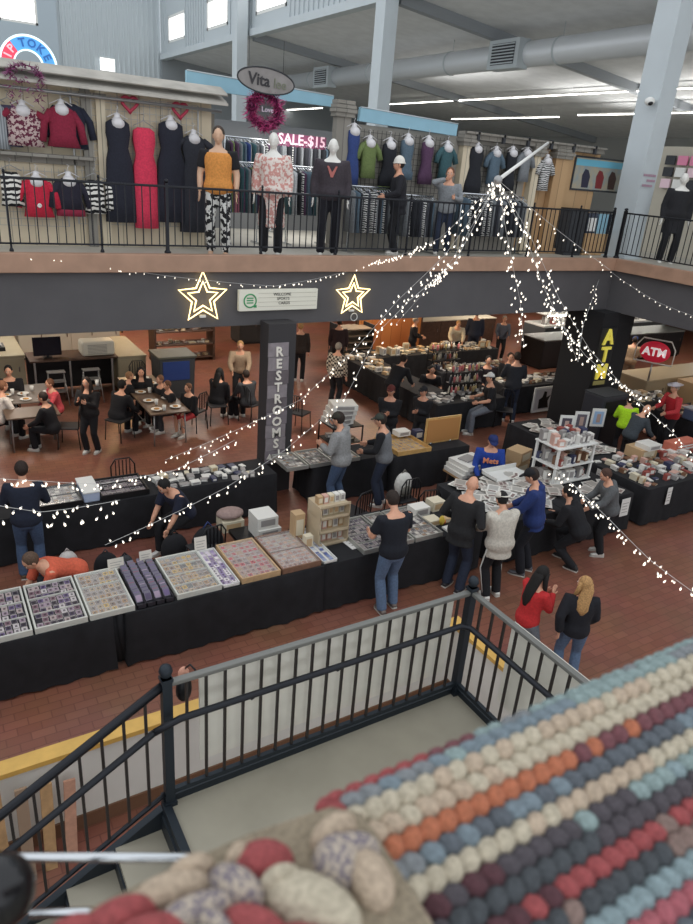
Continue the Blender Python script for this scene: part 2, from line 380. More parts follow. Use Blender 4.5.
P('person in a white cap and cream jacket with white-striped black trousers', (6.72,6.28), 80, 1.72, 6, arms='table', shirt=c_('cream_jacket',(196,190,178)), pants=BK, hair=HD, hat='backcap', hatm=mat('cap_white',(215,210,200),.9), stripe=mat('stripe_white',(220,220,215),.9), head=(22,0), bulk=.03, hood=True, long_top=.1)
P('man in a blue hoodie and black cap looking over the white card trays', (7.68,6.58), 128, 1.84, 7, arms='table', shirt=c_('blue_hoodie',(34,52,104)), hood=True, pants=c_('dark_trousers',(24,26,34)), hair=HB, hat='cap', head=(22,0), shoe=(90,90,95), long_top=.04)
P('person dressed all in black crouching against the card tables', (8.58,6.42), 110, 1.7, 32, sit=False, hipz=.66, legs=((.14,.2,.085),(.12,-.1,.085)), arms='front', shirt=BK, pants=BK, hair=HD, hood=True, shoe=(40,38,38))
P('boy in a grey hoodie and black trousers beside the crouching person', (9.36,6.5), 150, 1.63, 14, arms='table', shirt=c_('grey_hoodie',(92,94,96)), hood=True, pants=BK, hair=(74,50,40), shoe=(215,212,205), head=(20,0))
sel = P('seller in a royal blue hoodie and cap with white and orange lettering, facing the stairs', (8.86,8.93), TC, 1.85, 3, sit=True, hipz=.56, arms='table', shirt=c_('royal',(36,66,150)), hood=False, pants=JD, hair=HB, hat='cap', hatm=mat('cap_blue',(30,44,96),.9), head=(16,0), wide=1.12, bulk=.02)
P('woman with long black hair in a red cardigan walking past the landing', HP(539,566,1.58), -5, 1.58, 6, arms='phone', shirt=c_('red_cardigan',(186,44,46)), pants=c_('acid_jeans',(110,116,124)), hair=HD, hairlen=.22, head=(10,0), wide=.96)
P('woman with blonde hair in a black hoodie and light jeans near the landing', HP(588,577,1.55), 50, 1.55, 3, arms='walk', shirt=c_('black_hoodie',(26,27,34)), hood=True, pants=c_('light_jeans',(120,124,130)), hair=HL, hairlen=.16, head=(0,40), wide=.95)
P('man in a light grey hoodie and jeans with a hand to his face', (5.98,9.62), 125, 1.9, 5, arms='face', shirt=c_('ltgrey_hoodie',(146,146,146)), hood=True, pants=JE, hair=HB, hat='cap', hatm=mat('cap_olive',(52,50,42),.9), head=(12,0), wide=1.05)
P('man in a grey and black raglan shirt and dark cap beside the open wooden case', (6.83,9.52), 135, 1.82, 8, arms='front', shirt=c_('raglan_grey',(112,114,118)), sleeve_m=BK, pants=JD, hair=HB, hat='cap', hatm=mat('cap_green',(58,62,56),.9), head=(10,0), wide=1.08)
P('seated man in a black t-shirt and white-fronted cap at the black booth corner', (11.42,11.78), 150, 1.8, 6, sit=True, hipz=.74, arms='front', shirt=BK, sleeve=.45, pants=c_('grey_jeans',(108,114,124)), hair=HD, hat='cap', hatm=mat('cap_white2',(225,225,222),.8), wide=1.1)
P('man in black bending over the booth table with his back turned', (9.72,13.45), 20, 1.78, 38, arms='table', shirt=BK, pants=BK, hair=HB)
P('man in black leaning on his forearms across the middle of the booth', HP(432,362,1.25), TC, 1.75, 26, sit=True, arms='front', shirt=BK, sleeve=.45, pants=BK, hair=HD)
P('seller in a black jacket and dark red cap standing behind the open wooden case', (8.13,11.3), 225, 1.72, 4, arms='fold', shirt=BK, pants=BK, hair=HD, hat='cap', hatm=mat('cap_maroon',(86,34,30),.9), skin=1)
P('person in black cap standing between the wooden case and the central booth', (9.02,11.3), 200, 1.62, 6, arms='fold', shirt=BK, pants=BK, hair=HD, hat='cap', skin=1)
P('man in a black and cream plaid shirt with his back turned behind the white cartons', HP(338,342,1.72), 30, 1.72, 5, arms='side', shirt=pattern('plaid','check',(196,186,168),(52,44,42),18), pants=BK, hair=HG)
P('person in maroon and black with a red cap standing behind the plaid shirt man', HP(340,318,1.7), AW, 1.7, 3, arms='side', shirt=c_('maroon_black',(46,30,32)), pants=BK, hair=HB, hat='cap', hatm=mat('cap_red',(150,44,40),.9))
P('grey-haired man in black standing before the lit wooden panel', (13.3,17.62), RT, 1.62, 2, arms='front', shirt=BK, pants=BK, hair=HG)
P('person in a cream hoodie leaning over the far booth table', (14.98,17.55), 240, 1.6, 34, arms='table', shirt=c_('cream_hoodie',(206,196,172)), hood=True, pants=BK, hair=HL)
P('man in a slate jacket standing behind the far booth table', (17.0,17.5), TC, 1.55, 4, arms='table', shirt=c_('slate',(86,92,104)), pants=BK, hair=HG)
P('man in a dark blue coat and trousers standing far back between cream and slate sellers', HP(478,309,1.8), AW, 1.8, 2, arms='side', shirt=c_('ink',(38,44,60)), pants=c_('ink2',(44,50,66)), hair=HD)
P('shopper in a charcoal jacket and jeans at the booth beside the white framed poster', (12.68,12.36), AW, 1.84, 8, arms='front', shirt=c_('charcoal',(44,46,52)), pants=JD, hair=HB, bulk=.02)
P('seated seller in a dark top behind the bottle racks of the booth', (13.15,13.9), TC, 1.8, 4, sit=True, arms='lap', shirt=c_('plum',(40,32,40)), pants=BK, hair=HD)
P('person in black seated to the left of the charcoal jacket shopper in the booth', (14.0,13.95), TC, 1.85, 4, sit=True, arms='lap', shirt=BK, pants=BK, hair=HB)
P('person in a dark red jacket standing beside the yellow vertical sign', HP(573,340,1.7), 200, 1.7, 2, arms='side', shirt=c_('dark_red',(130,36,40)), pants=BK, hair=HD, long_top=.1)
P('person in a navy jacket with a brown hair bun left of the red oval sign', HP(625,336,1.7), 150, 1.7, 3, arms='side', shirt=NV, pants=BK, hair=(96,64,44))
P('person in a tan coat and blue cap left of the red oval sign', HP(636,336,1.68), 30, 1.68, 3, arms='front', shirt=c_('tan_coat',(178,152,124)), pants=c_('beige_tr',(150,138,122)), hair=HB, hat='cap', hatm=mat('cap_blue2',(44,72,130),.9))
P('bald man in a dark grey sweatshirt standing inside the right booth', (12.85,8.82), -10, 1.66, 24, arms='table', shirt=c_('slate_sweat',(60,66,72)), pants=BK, head=(18,0), wide=1.1)
P('person in a neon yellow vest behind the bald man of the right booth', (13.5,9.5), 40, 1.5, 8, arms='front', shirt=c_('neon',(178,226,40)), pants=BK, hair=HB)
P('seller in a red jersey and white brimmed hat at the right edge', HP(678,390,1.55), 165, 1.75, 10, arms='front', sit=False, shirt=c_('red_jersey',(176,34,44)), pants=BK, hair=HG, hat='wide', hatm=mat('hat_cream',(212,206,214),.9), sleeve_m=c_('jersey_sleeve',(196,60,66)), wide=1.1)
P('woman in a black sweatshirt and black trousers walking with a cup near the dining tables', HP(87,376,1.62), 230, 1.62, 2, arms='phone', shirt=c_('black_sweat',(30,28,30)), pants=BK, hair=HB, hairlen=.15, shoe=(220,218,214))
P('man in a white shirt seated at the left dining table', (1.0,14.98), 20, 1.75, 16, sit=True, arms='table', shirt=c_('white_shirt',(216,208,200)), pants=BK, hair=(120,80,56), wide=1.1)
P('man in a black shirt seated at the far side of the left dining table', HP(8,364,1.3), 260, 1.75, 8, sit=True, arms='table', shirt=BK, pants=BK, hair=HD)
P('child in a pink jacket seated at the right side of the left dining table', HP(55,378,1.18), 190, 1.5, 12, sit=True, arms='table', shirt=c_('pink',(214,84,92)), pants=BK, hair=(110,72,50))
P('person in black seated in front of the child in pink', HP(50,392,1.25), 150, 1.65, 14, sit=True, arms='table', shirt=BK, pants=BK, hair=HB)
P('blond boy in black seated at the left of the kids dining table', HP(123,370,1.22), 0, 1.5, 14, sit=True, arms='table', shirt=BK, pants=BK, hair=(150,112,80))
P('woman in black seated at the far end of the kids dining table', HP(140,364,1.28), 260, 1.65, 12, sit=True, arms='table', shirt=BK, pants=BK, hair=HD, hairlen=.12)
P('adult in a black coat seated, back turned, left of the kids dining table', HP(115,382,1.25), 30, 1.7, 18, sit=True, arms='table', shirt=BK, pants=BK, hair=HD, bulk=.03)
P('boy in a dark jacket seated at the far right of the kids dining table', HP(163,373,1.22), 200, 1.5, 8, sit=True, arms='table', shirt=BK, pants=BK, hair=(120,84,60))
P('child in black with brown hair seated at the middle right of the kids dining table', HP(172,378,1.22), 190, 1.5, 12, sit=True, arms='table', shirt=BK, pants=DG, hair=(100,66,46))
P('child in a black top and red shorts seated at the kids dining table', HP(191,381,1.22), 205, 1.5, 8, sit=True, arms='lap', shirt=BK, pants=c_('red_shorts',(176,56,60)), plen=.5, hair=(110,74,52), shoe=(214,210,200))
P('person in a beige hooded coat leaning between the crate shelf and the dark seated pair', HP(240,347,1.45), 250, 1.7, 20, arms='table', shirt=c_('beige_hood',(168,146,122)), hood=True, pants=BK, hair=HL)
P('person in a black coat seated left of the restrooms column', (5.62,14.75), 30, 1.7, 10, sit=True, arms='lap', shirt=BK, pants=BK, hair=HD, hairlen=.15, bulk=.03)
P('person in a charcoal coat seated closest to the restrooms column', (6.3,14.45), 100, 1.65, 12, sit=True, arms='table', shirt=DG, pants=BK, hair=HB, bulk=.02)
P('person in a dark top standing at the far counter right of the restrooms column', HP(301,322,1.7), AW, 1.7, 2, arms='side', shirt=c_('umber',(52,44,40)), pants=BK, hair=HL)
# upper walkway
P('shopper in a white knit beanie and black coat on the upper walkway', (8.12,11.72), LF+10, 1.78, 4, arms='front', shirt=c_('coat_black',(34,34,40)), pants=BK, hair=HB, hat='beanie', hatm=mat('knit_white',(226,222,214),.95,bump=.6,scale=90), z=4.25, bulk=.02, long_top=.1)
P('shopper in a light grey jacket with a hand to the chin on the upper walkway', (9.32,11.74), TC-10, 1.68, 3, arms='face', shirt=c_('jacket_grey',(132,136,140)), pants=JD, hair=(110,72,52), z=4.25, bulk=.01)
MW = mat('mannequin_white', (226,224,218), .4); MS = mat('mannequin_skin', (206,168,140), .5)
mk = dict(name='mannequin', cat='mannequin', z=4.25, shoe=None, arms='side', lean=0)
P('mannequin in a black and orange top with white patterned trousers', (G(214,253,4.25).x, 11.45), 245, 1.97, shirt=c_('amber',(208,140,70)), sleeve=.4, sleeve_m=BK, pants=pattern('mono','noise',(30,30,32),(214,214,210),14), hair=(60,48,40), mannequin=MS, **mk)
P('white headed mannequin in a pink and cream patterned wrap over black trousers', (G(270,255,4.25).x, 11.45), 240, 1.97, shirt=pattern('kimono','noise',(200,146,138),(224,212,204),22), pants=BK, mannequin=MW, long_top=.42, bulk=.03, **mk)
mm = P('male mannequin in a dark sweater with a red emblem and black trousers', (G(328,256,4.25).x, 11.45), 242, 1.97, shirt=c_('knit_dark',(62,56,62)), pants=c_('blk2',(26,26,34)), mannequin=MW, wide=1.2, **mk)
P('mannequin in a long black coat and wide black trousers at the upper right edge', (15.25,10.75), 230, 2.0, shirt=c_('blk3',(34,34,38)), pants=c_('blk4',(26,26,30)), mannequin=MW, wide=1.15, bulk=.04, long_top=.25, **mk)
# prints on clothes
q = pts(sel)[3]; text('shirt_print', 'Mets', .15, mat('print_orange',(236,150,110),.7), sel, (q.x, q.y+.02, q.z-.0), (PI/2-.05, 0, PI), .004, bold=.004)
q = pts(mm)[3]; e = MB(); e.prism([(-.09,.09),(-.06,.09),(0,-.01),(.06,.09),(.09,.09),(.02,-.09),(-.02,-.09)], -.004, .004, 'y'); eo = e.build('shirt_emblem', mat('emblem_red',(176,104,98),.7), mm); eo.location = (q.x, q.y-.005, q.z)
for o in PS:
    if '_pts' in o: del o['_pts']
# ---------------------------------------------------------------- setting
def tile_mat():
    m = bpy.data.materials.new('red_brown_brick_tile'); m.use_nodes = True; nt = m.node_tree; b = nt.nodes['Principled BSDF']; b.inputs['Roughness'].default_value = .38
    tc = nt.nodes.new('ShaderNodeTexCoord'); br = nt.nodes.new('ShaderNodeTexBrick'); br.inputs['Scale'].default_value = 1.
    br.inputs['Brick Width'].default_value = .24; br.inputs['Row Height'].default_value = .12; br.inputs['Mortar Size'].default_value = .006
    br.inputs['Color1'].default_value = (*lin((148,98,80)), 1); br.inputs['Color2'].default_value = (*lin((134,86,70)), 1); br.inputs['Mortar'].default_value = (*lin((118,76,62)), 1)
    n = nt.nodes.new('ShaderNodeTexNoise'); n.inputs['Scale'].default_value = 1.2; mx = nt.nodes.new('ShaderNodeMixRGB'); mx.blend_type = 'MULTIPLY'; mx.inputs['Fac'].default_value = .35
    nt.links.new(tc.outputs['Object'], br.inputs['Vector']); nt.links.new(tc.outputs['Object'], n.inputs['Vector'])
    nt.links.new(br.outputs['Color'], mx.inputs['Color1']); nt.links.new(n.outputs['Color'], mx.inputs['Color2']); nt.links.new(mx.outputs['Color'], b.inputs['Base Color'])
    return m
def board_mat(name, ca, cb, w, axis=0, rough=.7):
    m = bpy.data.materials.new(name); m.use_nodes = True; nt = m.node_tree; b = nt.nodes['Principled BSDF']; b.inputs['Roughness'].default_value = rough
    tc = nt.nodes.new('ShaderNodeTexCoord'); br = nt.nodes.new('ShaderNodeTexBrick'); mp = nt.nodes.new('ShaderNodeMapping')
    mp.inputs['Rotation'].default_value = [(PI/2, 0, 0), (PI/2, 0, PI/2), (0, 0, 0)][axis]
    br.inputs['Scale'].default_value = 1.; br.inputs['Brick Width'].default_value = w; br.inputs['Row Height'].default_value = 40.; br.offset = 0; br.inputs['Mortar Size'].default_value = .008
    br.inputs['Color1'].default_value = (*lin(ca), 1); br.inputs['Color2'].default_value = (*lin(cb), 1); br.inputs['Mortar'].default_value = (*[v*.45 for v in lin(ca)], 1)
    nt.links.new(tc.outputs['Object'], mp.inputs['Vector']); nt.links.new(mp.outputs['Vector'], br.inputs['Vector']); nt.links.new(br.outputs['Color'], b.inputs['Base Color'])
    return m
TILE = tile_mat()
CHAR = mat('charcoal_paint', (86,84,86), .8, var=.05, scale=2)
FASC = mat('fascia_wood', (168,134,112), .55, var=.10, scale=3)
LGREY = mat('light_grey_paint', (186,194,198), .7, var=.02, scale=2)
AISLE = mat('aisle_ceiling_grey', (214,216,218), .85, var=.05, scale=2)
CORR = mat('corrugated_grey', (184,192,196), .5, .1)
DK = mat('dark_wall', (46,44,44), .9, var=.1, scale=1)
UP = 4.25
struct(MB().box((-9,-4,-.2),(40,34,0)).build('floor', TILE))
struct(MB().box((-9,11.16,3.2),(14.0,50,4.25)).box((14.0,-4,3.2),(40,50,4.25)).build('floor_upper', mat('walkway_floor',(170,166,156),.6,var=.05,scale=2)))
struct(MB().box((-9,11.10,3.12),(14.04,11.16,4.02)).build('trim_1', CHAR)); struct(MB().box((13.98,-4,3.12),(14.04,11.10,4.02)).build('trim_2', CHAR))
struct(MB().box((-9,11.0,4.03),(14.02,11.17,4.30)).build('trim_3', FASC, bevel=.01)); struct(MB().box((13.86,-4,4.03),(14.03,11.0,4.30)).build('trim_4', FASC, bevel=.01))
struct(MB().box((-9,11.16,3.1),(40,34,3.19)).box((14.04,-4,3.1),(40,11.16,3.19)).build('ceiling_lower', mat('lower_ceiling',(120,116,110),.9)))
# lower back wall with doorway recess and panels
struct(MB().box((-9,27,0),(40,27.2,3.1)).build('wall_lower_back', mat('lower_back_wall',(104,78,62),.9,var=.15,scale=1)))
struct(MB().box((-9.2,-4,0),(-9,34,4.2)).build('wall_lower_left', DK)); struct(MB().box((34,-4,0),(34.2,27,3.1)).build('wall_lower_right', DK))
# atrium end wall, corrugated
def corr(x0, x1, y, z0, z1, pitch=.3, dep=.06):
    mb = MB(); n = int((x1-x0)/pitch); p = []
    for i in range(n):
        a = x0+i*pitch; p += [(a, y), (a+pitch*.55, y), (a+pitch*.65, y-dep), (a+pitch*.9, y-dep)]
    p += [(x1, y), (x1, y+.1), (x0, y+.1)]
    return mb.prism(p, z0, z1, 'z')
struct(corr(9.0, 15.1, 49.5, 4.2, 17).build('wall_end', CORR))
struct(MB().box((-9,49.3,4.2),(5.9,49.5,17)).box((5.9,49.3,4.2),(7.95,49.5,11.9)).box((5.9,49.3,13.7),(7.95,49.5,17)).box((7.95,49.3,4.2),(9.0,49.5,17)).build('wall_end_left', mat('end_wall_smooth',(168,180,188),.7)))
struct(MB().box((15.1,49.3,4.2),(40,49.5,11.5)).build('wall_end_right', mat('end_wall_right',(140,146,150),.8)))
PANE = mat('bright_daylight_pane', (250,250,248), .3, emit=2.2)
def window(n, a, b, fr=.12, axis='y'):
    o = struct(MB().box(a, b).build('window_%d' % n, PANE)); m = MB()
    if axis == 'y':
        y0, y1 = a[1]-.06, b[1]+.02
        for p, q in (((a[0],a[2]),(a[0]+fr,b[2])), ((b[0]-fr,a[2]),(b[0],b[2])), ((a[0],a[2]),(b[0],a[2]+fr)), ((a[0],b[2]-fr),(b[0],b[2]))): m.box((p[0],y0,p[1]),(q[0],y1,q[1]))
    else:
        x0, x1 = a[0]-.06, b[0]+.02
        for p, q in (((a[1],a[2]),(a[1]+fr,b[2])), ((b[1]-fr,a[2]),(b[1],b[2])), ((a[1],a[2]),(b[1],a[2]+fr)), ((a[1],b[2]-fr),(b[1],b[2]))): m.box((x0,p[0],p[1]),(x1,q[0],q[1]))
    m.build('window_frame', WHT, o); return o
window(1, (5.9,49.36,11.9),(7.95,49.46,13.7))
lw = struct(MB().box((11.35,49.3,10.1),(12.15,49.42,10.75)).build('window_2', PANE)); MB().box((11.3,49.28,10.05),(12.2,49.44,10.1)).box((11.3,49.28,10.75),(12.2,49.44,10.8)).build('window_frame', WHT, lw)
# clerestory wall along the column line, with its three lit windows
Xc = 15.1
wy = [(QX(168,20,Xc).y, QX(185,20,Xc).y), (QX(207,12,Xc).y, QX(228,12,Xc).y), (QX(256,2,Xc).y, QX(287,2,Xc).y)]
zz = [(QX(176,38,Xc).z, QX(176,4,Xc).z), (QX(217,28,Xc).z, QX(217,-4,Xc).z), (QX(270,10,Xc).z, QX(270,-18,Xc).z)]
zb, zt = 11.35, 17.
m = MB(); ys = 49.3; zlo = min(z[0] for z in zz)
zlo, zhi = zz[1]
for a, b in wy:
    hi, lo = max(a, b), min(a, b); m.box((Xc,hi,zb),(Xc+.2,ys,zt)); m.box((Xc,lo,zb),(Xc+.2,hi,zlo)); m.box((Xc,lo,zhi),(Xc+.2,hi,zt)); ys = lo
m.box((Xc,8,zb),(Xc+.2,ys,zt)); yy = 8.
while yy < 49.2:      # raised standing seams
    if not any(min(a,b)-.1 < yy < max(a,b)+.1 for a, b in wy): m.box((Xc-.05,yy,zb),(Xc,yy+.14,zt))
    yy += .42
struct(m.build('wall_clerestory', CORR))
for i, (a, b) in enumerate(wy): window(3+i, (Xc+.05,min(a,b),zlo),(Xc+.12,max(a,b),zhi), .14, 'x')
struct(MB().box((Xc-.12,8,zb-.25),(Xc+.3,49.3,zb+.05)).build('trim_5', LGREY))
# sloping side aisle ceiling, beams
def zc(x): return 11.35-.1*(x-15)
struct(MB().prism([(15.3,zc(15.3)),(40,zc(40)),(40,zc(40)+.2),(15.3,zc(15.3)+.2)], 2, 49.5, 'y').build('ceiling_aisle', AISLE))
for i, y in enumerate((23.2, 35.4, 11.7)): struct(MB().prism([(15.3,zc(15.3)-.35),(40,zc(40)-.35),(40,zc(40)),(15.3,zc(15.3))], y-.15, y+.15, 'y').build('trim_%d' % (6+i), mat('beam_grey',(150,155,160),.8)))
struct(MB().box((39.8,2,4.2),(40,49.5,9)).build('wall_far_right', mat('far_right_wall',(150,152,150),.8)))
# white steel columns
c3 = [struct(MB().box((x-.26,y-.3,UP),(x+.26,y+.3,17)).box((x-.32,y-.36,UP),(x+.32,y+.36,UP+.04)).build('column_%d' % (i+1), LGREY)) for i, (x, y) in enumerate(((14.78,11.62),(14.85,23.2),(14.6,35.4)))]
# duct, lights
t = thing('ventilation_duct', 'large round grey ventilation duct under the side aisle ceiling', 'duct', (20,11,10.0))
MB().cyl((0,-7,0),(0,34,0),.42,24).build('pipe', mat('duct_grey',(214,218,222),.45,.3), t)
for y in (-3, 3, 9, 15, 21, 27): 
    k = MB().cyl((0,y-.04,0),(0,y+.04,0),.44,24).build('seam_ring', LGREY, t)
    MB().cyl((0,y,.4),(0,y,zc(20)-10.0),.012,6).build('hanger_rod', LGREY, t)
for px in (324, 508):
    p = QX(px, 78 if px < 400 else 50, 19.6); g = MB().box((-.62,p.y-11-.8,-.5),(-.1,p.y-11+.8,.45)).build('air_outlet', LGREY, t)
    lv = MB().box((-.645,p.y-11-.6,-.36),(-.62,p.y-11+.6,.32), 1)
    for i in range(7): lv.box((-.67,p.y-11-.6,-.34+i*.1),(-.63,p.y-11+.6,-.30+i*.1), 0)
    lv.build('grille', [LGREY, DG], g)
LED = mat('led_white', (255,250,240), .3, emit=9.)
def strip(x, y0, y1, z, lab, grp=None):
    t = thing('strip_light', lab, 'light', (x,(y0+y1)/2,z), 0, grp); L = (y1-y0)/2
    MB().box((-.07,-L,0),(.07,L,.07)).build('housing', WHT, t); MB().box((-.06,-L+.02,-.03),(.06,L-.02,0)).build('diffuser', LED, t)
    for y in (-L*.7, L*.7): MB().cyl((0,y,.07),(0,y,max(.1, zc(x)-z)),.008,6).build('hanger_rod', LGREY, t)
a, b = QX(390,104,28), QX(633,90,28); strip(28, QX(693,83,28).y-3, a.y, a.z, 'longest bright strip light under the side aisle ceiling, crossing behind the big column')
a, b = QX(452,119,31), QX(559,116,31); strip(31, b.y, a.y, a.z, 'strip light below the longest one, its left piece')
a, b = QX(578,115,31), QX(633,112,31); strip(31, QX(693,110,31).y-3, a.y, a.z, 'strip light below the longest one, its right piece')
a, b = QX(282,110,24), QX(322,107,24); strip(24, b.y, a.y, a.z, 'short far strip light beside the pink wreath')
# upper railings
RAILM = mat('dark_rail_metal', (34,36,42), .4, .5)
bal_me = MB().box((-.007,-.007,0),(.007,.007,.86)).mesh('baluster', RAILM)
npost = [0]
def railing(x0, y0, x1, y1, z, label, grp, h=1.0, pitch=.12, first=True, last=True, r=.024, ball=False):
    L = math.hypot(x1-x0, y1-y0); an = math.atan2(y1-y0, x1-x0)
    t = thing('railing_section', label, 'railing', (x0,y0,z), an, grp)
    MB().box((0,-.022,h-.035),(L,.022,h)).build('top_rail', RAILM, t, .008); MB().box((0,-.014,.10),(L,.014,.125)).build('bottom_rail', RAILM, t)
    n = int(L/pitch)
    for i in range(1, n):
        if 0 < i*L/n < L: inst('baluster', bal_me, t, (i*L/n, 0, .11))
    for ok, x in ((first, 0), (last, L)):
        if ok:
            m = MB().box((x-r,-r,0),(x+r,r,h+.03)).lathe([(r*2.2,0),(r*2.2,.02),(r*1.3,.05)], (x,0,0), 12).lathe([(r*.6,h+.03),(r*1.3,h+.045),(r*1.4,h+.065),(r*.9,h+.085),(.004,h+.09)], (x,0,0), 12)
            m.build('post', RAILM, t)
    return t
px_ = [-.6, 1.2, 2.45, 3.45, 5.05, 6.5, 8.05, 9.6, 11.2, 12.6, 13.7]
nm = ['before the zebra print garment', 'before the red and navy blouses', 'before the black and red dresses', 'before the orange mannequin', 'before the wrap mannequin', 'before the emblem sweater mannequin', 'before the shopper in the white beanie', 'behind the peak of the light strings', 'before the brown wooden posts', 'before the shop poster']
for i in range(10): railing(px_[i], 11.2, px_[i+1], 11.2, 4.30, 'black metal balcony railing section '+nm[i], None, first=(i == 0), r=.014 if i not in (2, 9) else .024)
railing(14.02, 11.15, 14.02, 9.0, 4.30, 'black metal balcony railing section turning towards the viewer right of the column', None, r=.032, last=True)
railing(14.02, 9.0, 14.02, 6.8, 4.30, 'black metal balcony railing section beyond the right edge mannequin', None, r=.022, first=False)
# ---------------------------------------------------------------- stair landing and flight
LZ = 2.1; LX0, LX1, LY = .88, 3.11, 3.08
CONC = mat('landing_concrete', (156,150,134), .55, var=.07, scale=3)
STEEL = mat('stair_steel_dark', (36,44,52), .5, .4)
struct(MB().box((LX0,.9,LZ-.06),(LX1,LY,LZ)).build('floor_landing', CONC))
struct(MB().box((LX0-.04,LY,LZ-.32),(LX1+.05,LY+.05,LZ+.05)).box((LX1,.9,LZ-.32),(LX1+.05,LY,LZ+.05)).box((LX0-.05,.9,LZ-.32),(LX0,LY,LZ+.02)).box((LX0,.9,LZ-.3),(LX1,LY,LZ-.061)).build('trim_12', STEEL))
fl = thing('stair_flight', 'flight of grey concrete steps going down left from the landing', 'stairs', (LX0-.05,0,LZ))
nst = 12; rs_, rn_ = LZ/nst, .29
for i in range(1, nst):
    s_ = MB().box((-i*rn_,1.95,-i*rs_-.05),(-(i-1)*rn_,LY-.02,-i*rs_)).box((-(i-1)*rn_-.012,1.95,-i*rs_),(-(i-1)*rn_,LY-.02,-(i-1)*rs_-.05 if i > 1 else -.05), 1).build('step', [CONC, STEEL], fl)
for y in (1.9, LY-.02): MB().prism([(0,-.02),(0,-.36),(-nst*rn_,-.36-nst*rs_+.1),(-nst*rn_,.0-nst*rs_+.05)], y, y+.05, 'y').build('stringer', STEEL, fl)
# railing round the landing: posts, rails, balusters, hanging white panels
def bigpost(m, x, y, z, h=.96, r=.028): 
    m.box((x-r,y-r,z),(x+r,y+r,z+h)).box((x-r*1.35,y-r*1.35,z),(x+r*1.35,y+r*1.35,z+.03)).box((x-r*1.2,y-r*1.2,z+h-.02),(x+r*1.2,y+r*1.2,z+h)).lathe([(.012,h),(.03,h+.015),(.04,h+.045),(.03,h+.075),(.006,h+.09)], (x,y,z), 14); return m
lr = thing('landing_railing', 'dark metal railing round the stair landing with a grey cap rail', 'railing', (LX0,LY,LZ))
Ld = LX1-LX0; CAPM = mat('grey_cap_rail', (116,116,112), .45, .3); BAL = mat('baluster_brown', (50,44,42), .5, .3)
bigpost(MB(), 0, 0, 0).build('post', STEEL, lr); bigpost(MB(), Ld, 0, 0).build('post', STEEL, lr)
MB().box((0,-.022,.90),(Ld,.022,.93)).build('cap_rail', CAPM, lr, .006); MB().box((Ld-.022,-2.2,.90),(Ld+.022,0,.93)).build('cap_rail', CAPM, lr, .006)
MB().box((0,-.015,.08),(Ld,.015,.11)).build('bottom_rail', STEEL, lr); MB().box((Ld-.015,-2.2,.08),(Ld+.015,0,.11)).build('bottom_rail', STEEL, lr)
MB().tube([(-.1,-.09,.68),(.05,-.09,.72),(Ld-.14,-.09,.72),(Ld-.09,-.14,.72),(Ld-.09,-2.2,.72)], .021, 10).build('handrail', RAILM, lr)
b2 = MB().box((-.008,-.008,0),(.008,.008,.82)).mesh('baluster', BAL)
n = 19
for i in range(1, n): inst('baluster', b2, lr, (Ld*i/n,0,.1))
for i in range(1, 19): inst('baluster', b2, lr, (Ld,-i*.118,.1))
for x in (.5, 1.1, 1.7): MB().tube([(x,-.0,.64),(x,-.06,.66),(x,-.09,.70)], .008, 6).build('bracket', RAILM, lr)
PAN = mat('white_wash_panel', (222,218,206), .7, var=.05, scale=5)
def panel(x0, x1, y0, y1, label):
    t = thing('privacy_panel', label, 'panel', (x0,y0,LZ)); m = MB()
    if abs(y1-y0) < .01: m.box((0,0,.21),(x1-x0,.02,.89)); m.build('sheet', PAN, t)
    else: m.box((0,y1-y0,.21),(.02,0,.89)); m.build('sheet', PAN, t)
    return t
panel(LX0+.21, LX1-.12, LY+.04, LY+.04, 'long whitewashed panel hung outside the landing railing'); panel(LX1+.05, LX1+.05, LY-.38, LY-2.2, 'shorter whitewashed panel hung on the right side of the landing railing')
# flight railing
slope = rs_/rn_
fr = thing('stair_railing', 'dark metal railing following the steps down to the left', 'railing', (LX0,LY,LZ))
Lf = 3.3
MB().tube([(0,0,.92),(-Lf,0,.92-Lf*slope)], [(.02,.03)]*2, 6).build('top_rail', RAILM, fr)
MB().tube([(-.1,-.09,.68),(-Lf,-.09,.68-(Lf-.1)*slope)], .02, 10).build('handrail', RAILM, fr)
MB().tube([(0,0,.1),(-Lf,0,.1-Lf*slope)], .016, 6).build('bottom_rail', RAILM, fr)
for i in range(1, 27): inst('baluster', b2, fr, (-i*.122,0,.1-i*.122*slope))
bigpost(MB(), -Lf, 0, -Lf*slope).build('post', STEEL, fr)
# pony walls with yellow wood cap round the stair foot
YW = mat('yellow_wood_cap', (206,164,84), .5, var=.08, scale=6); PW = mat('pony_wall_white', (214,212,204), .7, var=.03, scale=3)
PY_ = 4.95; PXr = G(470,628,1.05).x
struct(MB().box((-9,PY_,0),(PXr,PY_+.1,.9)).box((PXr,-2,0),(PXr+.1,PY_+.1,.9)).build('wall_pony', PW))
struct(MB().box((-9,PY_-.03,.9),(PXr+.13,PY_+.13,.95)).box((PXr-.03,-2,.9),(PXr+.13,PY_-.03,.95)).build('trim_9', YW))
struct(MB().box((-9,PY_-.02,0),(PXr-.02,PY_,.16)).box((PXr-.02,-2,0),(PXr,PY_,.16)).build('baseboard_1', mat('base_wood',(110,78,56),.6)))
# near deck edge where the photographer stands
struct(MB().box((-9,-4,4.0),(14,-.05,4.25)).build('floor_near', CONC))
nr = thing('railing_section', 'dark railing under the braided rug closest to the viewer', 'railing', (-1.2,.14,4.25))
MB().box((0,-.02,1.0),(2.6,.02,1.03)).build('top_rail', RAILM, nr); MB().box((0,-.012,.1),(2.6,.012,.13)).build('bottom_rail', RAILM, nr)
for i in range(0, 22): inst('baluster', bal_me, nr, (i*.12,0,.1))
